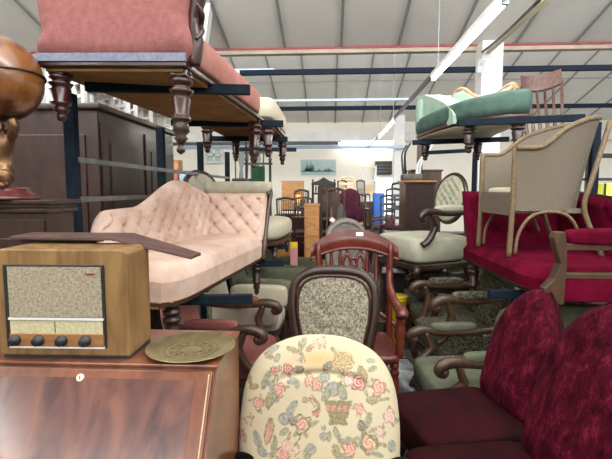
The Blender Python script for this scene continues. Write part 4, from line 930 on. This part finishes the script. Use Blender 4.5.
# round-backed frame chair behind the tall red one
cabinet('low_chest', 'low dark chest behind the tall red mahogany chair', 'chest', X_(351, 4.35), 4.4, 0, .62, .5, .33, D['darkwood'], rows=(.2,))
r = armchair('tub_chair', 'grey-brown hoop-backed tub chair with paper tag behind the tall red chair', 'chair', (X_(351, 4.3), 4.35, .36), 6, mat('weathered_wood', (.10, .085, .07), (.2, .17, .14), 6, .5), D['grey'], w=.46, d=.46, sh=.42, bh=Z_(219, 4.5) - .77, bw=.40, kind='round', arms=None, frame=.034, bt=.02)
MB().box((-.15, .26, .93), (.05, .01, .045), (0, 35, 0)).build('paper_tag', mat('pink_paper', (.8, .5, .48), rough=.7), r)
MB().box((-.15, .252, .93), (.03, .004, .02), (0, 35, 0)).build('price_label', D['tagw'], r)
# painting, wall unit, white shelving
a = at(299.5, 158.5, 17.25); b = at(337, 176, 17.25)
r = thing('painting', 'pale sea-green landscape painting with distant trees on the far wall', 'painting', ((a.x + b.x) / 2, 17.385, b.z))
pw_, ph_ = b.x - a.x, a.z - b.z
MB().box((0, 0, ph_ / 2), (pw_, .03, ph_)).build('frame', D['white'], r, .004)
MB().box((0, -.018, ph_ / 2), (pw_ * .94, .01, ph_ * .9)).build('canvas', mat('sea_green_mist', (.30, .44, .42), (.50, .60, .56), 1.5, .7), r)
m = MB(); y = -.026
m.box((0, y, ph_ * .27), (pw_ * .9, .004, ph_ * .07))
for q, hq, wq in ((-.30, .5, .05), (-.25, .34, .06), (-.20, .62, .05), (-.15, .4, .07), (-.33, .25, .06), (.03, .12, .06), (.2, .14, .05), (.27, .16, .08), (.34, .12, .05)):
    m.prism([(q * pw_ - wq * pw_, ph_ * .28), (q * pw_ + wq * pw_, ph_ * .28), (q * pw_ + wq * .2, ph_ * (.28 + hq)), (q * pw_, ph_ * (.3 + hq))], y - .002, y + .002)
m.build('painted_trees', mat('dark_teal_paint', (.10, .17, .17), (.2, .3, .3), 6, .7), r)
a = at(375.5, 161, 17.1); b = at(392, 174, 17.1)
r = thing('wall_unit', 'black air unit box on the far wall over the doorway', 'wall unit', ((a.x + b.x) / 2, 17.25, b.z))
MB().box((0, 0, (a.z - b.z) / 2), (b.x - a.x, .3, a.z - b.z)).build('case', D['black'], r, .01)
m = MB()
for k in range(4): m.box((0, -.155, .1 + k * .12), ((b.x - a.x) * .85, .01, .02))
m.build('vent_slats', D['galv'], r)
r = thing('shelving_unit', 'tall white shelving unit left of the bright rear doorway', 'shelf', (X_(369, 14.5), 14.5, 0))
hs = Z_(166, 14.5)
for a in (-.2, .2):
    for b in (-.18, .18): MB().box((a, b, hs / 2), (.035, .035, hs)).build('upright', D['white'], r)
for k in range(6): MB().box((0, 0, .2 + k * (hs - .25) / 5), (.42, .4, .03)).build('shelf', D['white'], r)
for k, (c, q) in enumerate((('pine', 'pale'), ('tagw', 'white'), ('pine', 'pale'))):
    tag(MB(T(X_(368, 14.5), 14.5, .2 + (k + 1) * (hs - .25) / 5 + .015)).box((0, 0, .14), (.3, .3, .28)).build('storage_box', D[c]), 'small %s box on the %s shelf of the white shelving' % (q, ('second', 'third', 'fourth')[k]), 'box')
r = thing('blue_locker', 'bright blue locker standing by the rear doorway', 'locker', (X_(378.5, 12), 12, 0))
MB().box((0, 0, .5 * Z_(193, 12)), (.27, .4, Z_(193, 12))).build('body', D['blue'], r, .01)
MB().box((0, -.205, .5 * Z_(193, 12)), (.23, .01, Z_(193, 12) * .9)).build('door', D['blue'], r, .003)
# row of dark stacked chair backs left of the desk
for k, (px, top, Y) in enumerate(((388, 197, 8.8), (394, 190, 8.4), (400, 184, 8.0))):
    h_ = Z_(top, Y) - .47
    cabinet('low_cupboard', 'low dark cupboard under the dark slatted chair, %s from the left of three' % ('first', 'second', 'third')[k], 'cupboard', X_(px, Y), Y, 0, .3, .4, .44, D['darkwood'], doors=1, over=0)
    side_chair('slatted_chair', 'dark slatted chair beside the far desk, %s from the left of three' % ('first and lowest', 'second', 'third and tallest')[k], (X_(px, Y), Y, .47), -8, D['blackwood'], 'slat', D['maroon'], w=.30, d=.34, sh=.42, bh=h_ - .42, group='dark slatted chairs in the right distance')
# desks, tables and upended chairs in the right distance
cabinet('desk', 'dark kneehole desk with an orange-brown top in the right distance', 'desk', X_(416, 7.0), 7.0, 0, .42, .6, Z_(184, 6.8), D['darkwood'], rows=(.2, .2, .2), cols=2)
MB().box((0, 0, Z_(184, 6.8) + .04), (.48, .66, .025)).build('leather_top', D['oak'], bpy.data.objects['desk'])
cabinet('tall_cabinet', 'tall brown bookcase side rising behind the far desk', 'bookcase', X_(424, 7.9), 7.9, 0, .5, .4, Z_(172, 7.9), D['brownwood'], doors=2)
r = thing('timber_post', 'slim brown timber upright rising beside the far desk', 'post', (X_(419, 7.5), 7.5, 0))
MB().box((0, 0, Z_(140, 7.5) / 2), (.09, .05, Z_(140, 7.5))).build('board', D['brownwood'], r); MB().box((0, 0, .02), (.2, .2, .04)).build('foot', D['brownwood'], r)
r = thing('upturned_chair', 'pale chair upturned on the far desk with its curved legs in the air', 'chair', (X_(411, 6.9), 6.9, Z_(184, 6.8) + .053))
MB().pad((0, 0, .05), (.3, .3, .1), .3).build('seat', D['grey'], r)
for a in (-1, 1):
    for b in (-1, 1): MB().tube([(a * .1, b * .1, .08), (a * .12, b * .12, .25), (a * .17 + .05, b * .15, .42), (a * .17 + .12, b * .16, .55)], [.022, .018, .015, .014], 6).build('leg', D['white'] if a > 0 else D['blackwood'], r)
cabinet('cupboard', 'brown cupboard standing under the pale green button-back chair', 'cupboard', X_(422, 5.3), 5.35, 0, .5, .3, .86, D['brownwood'], doors=2)
r = thing('black_crate', 'black plastic crate on end in the aisle right of the tall red chair', 'crate', (X_(394, 4.9), 4.95, 0))
MB().box((0, 0, .34), (.22, .3, .68), taper=1.03).build('body', D['black'], r, .01); MB().box((0, 0, .69), (.25, .33, .03)).build('rim', D['black'], r, .005)
r = thing('yellow_tub', 'yellow plastic tub on the aisle floor by the right row of armchairs', 'tub', (X_(402, 4.35), 4.45, 0))
MB().lathe((0, 0, 0), (0, 0, .52), [(0, .06), (.02, .07), (.93, .09), (.95, .10), (1, .10)], 20).build('body', D['yellow'], r)
MB().lathe((0, 0, .52), (0, 0, .54), [(0, .105), (1, .10)], 20).build('lid', D['yellow'], r)
r = thing('yellow_crate', 'yellow crate glimpsed under the left rack behind the arms', 'crate', (-1.0, 6.2, 0))
MB().box((0, 0, .3), (.5, .3, .6)).build('body', D['yellow'], r, .01); MB().box((0, 0, .61), (.54, .34, .03)).build('rim', D['yellow'], r)
# wrapped bundle and cardboard on the floor
r = thing('plastic_bundle', 'grey plastic-wrapped bundle on the floor at the foot of the right chairs', 'bundle', (.58, 3.5, 0), 12)
pl = mat('cloudy_plastic_wrap', (.16, .17, .17), (.42, .44, .45), 9, .2, bump=.6, bscale=14, coat=.5, lo=.4, hi=.65)
MB().pad((0, 0, .1), (.26, .8, .2), .5, 30, 16, rot=(2, 0, 0)).build('wrap', pl, r); MB().tube([(-.14, .1, .02), (-.12, .1, .18), (0, .1, .205), (.12, .1, .18), (.14, .1, .02)], .008, 6).build('cord', D['black'], r)
tag(MB(T(.36, 3.9, .004, rz=20)).box((0, 0, .004), (.5, .7, .008)).build('cardboard_sheet', mat('brown_cardboard', (.22, .16, .11), (.3, .22, .15), 6, .8)), 'flattened brown cardboard sheet lying on the aisle floor', 'cardboard')
# dark goods seen between the left rack and the far wall
cabinet('sideboard', 'long dark sideboard in the left distance below the cloth screen', 'sideboard', X_(255, 7.4), 7.5, 0, 1.0, .5, 1.08, D['darkwood'], rows=(.3,), cols=2, doors=2)
r = thing('cloth_screen', 'black framed screen with bottle-green cloth in the left distance', 'screen', (X_(258, 7.3), 7.35, 1.11))
hs = Z_(141, 7.3) - 1.11; w_ = wpx(12, 7.3)
for a in (-1, 1): MB().lathe((a * w_, 0, 0), (a * w_, 0, hs), [(0, .035), (.05, .02), (.3, .022), (.32, .034), (.34, .022), (.75, .022), (.78, .034), (.8, .02), (1, .02)], 8).build('post', D['blackwood'], r)
for q in (.30, .72, .86): MB().box((0, 0, hs * q), (w_ * 2.4, .03, .035)).build('cross_rail', D['blackwood'], r)
MB().box((0, 0, hs * .48), (w_ * 1.1, .012, hs * .42)).build('cloth_panel', D['dgreen'], r)
for k, (px, Y) in enumerate(((240, 8.6), (256, 8.7))):
    side_chair('open_back_chair', 'black open-backed chair stacked high in the left distance, %s one' % ('left', 'right')[k], (X_(px, Y), Y, 1.55), 0, D['blackwood'], 'splat', w=.27, d=.3, sh=.25, bh=Z_(149, Y) - 1.8, group='black open-backed chairs stacked high on the left')
r = thing('open_bookcase', 'white open bookcase of odds and ends in the left distance', 'bookcase', (X_(238, 8.7), 8.8, 0))
MB().box((-.42, 0, .76), (.03, .4, 1.52)).build('side_panel', D['white'], r); MB().box((.62, 0, .76), (.03, .4, 1.52)).build('side_panel', D['white'], r)
MB().box((.1, .19, .76), (1.02, .02, 1.52)).build('back_panel', D['white'], r)
sh_ = (.5, 1.0, 1.25, 1.535)
for q in sh_: MB().box((.1, 0, q - .01), (1.06, .4, .02)).build('shelf', D['white'], r)
nm = [('red', (.5, .08, .06)), ('blue', (.1, .2, .45)), ('brown', (.25, .12, .06)), ('pink', (.6, .35, .35)), ('grey', (.3, .3, .32)), ('lilac', (.5, .45, .6)), ('orange', (.7, .3, .08)), ('teal', (.15, .4, .4))]
k = 0
for zq, nn in ((.99, ('lower shelf', 3)), (1.24, ('upper shelf', 4))):
    for j in range(nn[1]):
        n0, c0 = nm[k % 8]; k += 1
        tag(MB(T(X_(238, 8.7) - .3 + j * .22, 8.75, zq + .01)).lathe((0, 0, 0), (0, 0, .15), [(0, .06), (.2, .08), (.6, .07), (.8, .04), (1, .05)], 10).build('jar', mat(n0 + '_glaze', c0, rough=.4)), '%s pot on the %s of the white bookcase' % (n0, nn[0]), 'pot', group='pots on the white bookcase')
# brightly coloured boxes left of the pink chaise's back
cabinet('tall_cabinet', 'dark tall cabinet beyond the wardrobe, carrying the bright boxes', 'cabinet', X_(182, 6.9), 6.95, 0, .56, .4, Z_(188, 6.9), D['darkwood'], doors=1)
zb = Z_(188, 6.9) + .03
for n0, px, dx, hz_, c0, z0 in (('orange-red', 177, .22, .2, (.62, .18, .08), 0), ('pale blue', 187, .2, .24, (.45, .6, .75), 0), ('brown and orange', 178, .2, .2, (.5, .22, .1), .205)):
    tag(MB(T(X_(px, 6.9), 6.85, zb + z0)).box((0, 0, hz_ / 2), (dx * .68, .2, hz_)).build('carton', mat('carton_' + n0.replace(' ', '_').replace('-', '_'), c0, tuple(q * .5 for q in c0), 14, .6), bevel=.004), '%s carton on the dark cabinet beyond the wardrobe' % n0, 'carton')
# buttoned oval-back chair behind the pink chaise
armchair('oval_back_chair', 'dark-framed oval-backed buttoned chair behind the roll of the pink chaise', 'chair', (-1.10, 4.30, 1.03 - .27), 55, D['darkwood'], D['beige'], D['beige'], w=.42, d=.44, sh=.42, bh=.40, bw=.40, kind='oval', gap=.24, arms=None, frame=.03, tf=tuft(.08, .08, .015), lean=14)
# right distance behind the daybed
r = thing('yellow_box', 'bright yellow box on the pale-topped sideboard at the right edge', 'box', (X_(604, 4.6), 4.6, 1.503))
MB().box((0, 0, .08), (.13, .18, .16)).build('body', mat('lemon_card', (.75, .78, .08), rough=.6), r, .004); MB().box((-.05, -.1, .08), (.02, .01, .16)).build('black_band', D['black'], r)
r = thing('wooden_box', 'small light brown wooden box on the right behind the daybed', 'box', (X_(592, 4.35), 4.22, 0))
MB().box((0, 0, .70), (.3, .1, 1.4)).build('case', D['brownwood'], r, .006); MB().box((0, -.055, 1.3), (.24, .01, .12)).build('front_panel', D['pine'], r)
r = thing('glass_cabinet', 'black framed display cabinet against bright windows at the right', 'display cabinet', (X_(608, 6.5), 6.5, 0))
for a in (-.4, .4):
    for b in (-.2, .2): MB().box((a, b, 1.05), (.05, .05, 2.1)).build('upright', D['black'], r)
for q in (.1, .7, 1.3, 1.75, 2.08): MB().box((0, 0, q), (.85, .45, .03)).build('shelf', D['black'], r)
# further pieces between the aisle and the far wall
table('table', 'dark table under the reddish slatted chair in the middle distance', X_(361, 9.8), 9.8, .5, .5, .7, D['darkwood'])
side_chair('slatted_chair', 'reddish-brown slatted chair on a table right of the maroon wing chair', (X_(361, 9.8), 9.8, .73), 12, D['mahog'], 'spin', w=.36, d=.36, bh=Z_(196, 9.8) - .73 - .45)
side_chair('upright_chair', 'tall narrow brown chair frame just left of the maroon wing chair', (X_(331, 6.6), 6.6, .52), -20, D['brownwood'], 'splat', w=.30, d=.34, bh=.62)
cabinet('low_chest', 'low orange-brown chest under the tall narrow brown chair frame', 'chest', X_(331, 6.6), 6.6, 0, .42, .42, .49, D['oak'], rows=(.2, .2))
cabinet('bedside_cabinet', 'red-brown bedside cabinet left of the black hall chair', 'cabinet', X_(303, 7.4), 7.5, 0, .34, .4, 1.12, D['mahog'], rows=(.22, .22, .22, .22))
side_chair('spindle_chair', 'small brown chair standing on the bedside cabinet left of the hall chair', (X_(303, 7.4), 7.5, 1.15), 15, D['brownwood'], 'spin', w=.26, d=.28, sh=.16, bh=.26)
cabinet('bureau_bookcase', 'reddish-brown cabinet with a white cloth on top by the far left aisle', 'cabinet', X_(291, 10.5), 10.5, 0, .7, .4, 1.0, D['brownwood'], doors=2)
tag(MB(T(X_(291, 10.5), 10.5, 1.035)).pad((0, 0, .03), (.5, .3, .06), .6).build('folded_cloth', D['white']), 'folded white cloth on the reddish cabinet in the far left aisle', 'cloth')
for k, (px, Y, rz) in enumerate(((384, 10.2, 10), (380, 9.2, -12))):
    side_chair('dining_chair', 'brown dining chair standing on the floor near the blue locker, %s of the two' % ('further', 'nearer')[k], (X_(px, Y), Y, 0), rz, D['brownwood'], ('spin', 'slat')[k], D['crimson'], w=.42, bh=.5)
table('dining_table', 'brown dining table in the middle of the aisle by the blue locker', X_(396, 9.4), 11.1, 1.0, .7, .75, D['brownwood'])
r = thing('red_box', 'small red box on the brown dining table by the rear doorway', 'box', (X_(390, 10.9), 10.8, .765)); MB().box((0, 0, .12), (.22, .2, .24)).build('body', mat('red_box', (.5, .04, .03)), r); MB().box((0, 0, .245), (.23, .21, .012)).build('lid', D['tagw'], r)
a = at(481.5, 66, 7.96)
r = thing('paper_notice', 'small white paper notice fixed near the top of the near white column', 'notice', (a.x, 7.972, a.z)); MB().box((0, 0, 0), (.12, .004, .22), (0, 8, 0)).build('sheet', mat('grey_paper', (.6, .6, .62)), r); MB().box((.01, -.004, .03), (.06, .003, .05)).build('print', D['galv'], r)
a = at(419.5, 262, 4.0)
r = thing('price_tag', 'small white price tag hanging below the pale green button-back chair', 'tag', (a.x, 4.02, a.z)); MB().box((0, 0, 0), (.03, .003, .06)).build('card', D['tagw'], r); MB().bar((0, 0, .03), (0, .02, .13), .003).build('string', D['white'], r)

cabinet('narrow_drawers', 'narrow orange-brown chest of drawers in the aisle beyond the tall red chair', 'chest of drawers', X_(312, 6.0), 6.1, 0, .20, .35, Z_(206, 6.0), D['oak'], rows=(.3, .3, .3, .3), over=.01)
r = thing('leaning_board', 'dark narrow board standing upright by the narrow orange-brown drawers', 'board', (X_(320, 6.0), 6.1, 0)); MB().box((0, 0, .5 * Z_(186, 6.0)), (.07, .03, Z_(186, 6.0))).build('board', D['darkwood'], r); MB().box((0, 0, .02), (.12, .25, .04)).build('foot', D['darkwood'], r)
cabinet('dresser', 'wide dark dresser across the distance behind the maroon wing chair', 'dresser', X_(352, 12.4), 12.4, 0, 1.5, .5, 1.25, D['brownwood'], rows=(.25, .25), cols=3, doors=3)
for k, (px, q) in enumerate(((340, 'left'), (352, 'middle'), (364, 'right'))):
    side_chair('spindle_chair', 'brown spindle chair on the far dresser, the %s of three' % q, (X_(px, 12.3), 12.4, 1.28), (-20, 10, 25)[k], D[('mahog', 'pine', 'brownwood')[k]], ('spin', 'slat', 'spin')[k], w=.27, d=.3, sh=.2, bh=.36)
cabinet('sideboard', 'reddish sideboard low in the right distance by the black crate', 'sideboard', X_(402, 5.9), 6.1, 0, .34, .4, 1.0, D['mahog'], doors=2)
for k, (px, Y) in enumerate(((288, 8.2), (299, 8.8))):
    side_chair('dining_chair', 'brown dining chair set high beyond the pink chaise, %s of the two' % ('nearer', 'further')[k], (X_(px, Y), Y, .52), (15, -15)[k], D[('darkwood', 'brownwood')[k]], ('spin', 'splat')[k], D['maroon'], w=.38, bh=.45)
    cabinet('low_chest', 'low brown chest carrying the %s high dining chair beyond the pink chaise' % ('nearer', 'further')[k], 'chest', X_(px, Y), Y, 0, .5, .5, .49, D['mahog'], rows=(.2, .2))
r = thing('window_bench', 'long white-topped bench seen in the right distance past the daybed', 'bench', (X_(590, 5.8), 5.75, 0))
MB().box((0, 0, 1.3), (1.6, .5, .05)).build('top', D['white'], r, .005)
for a in (-.7, 0, .7): MB().box((a, 0, .64), (.07, .4, 1.28)).build('leg', D['black'], r)

cabinet('low_chest', 'low pale chest under the further pine ladder-back chair', 'chest', X_(338, 11.6), 11.6, 0, .5, .45, .57, D['pine'], rows=(.24, .24))
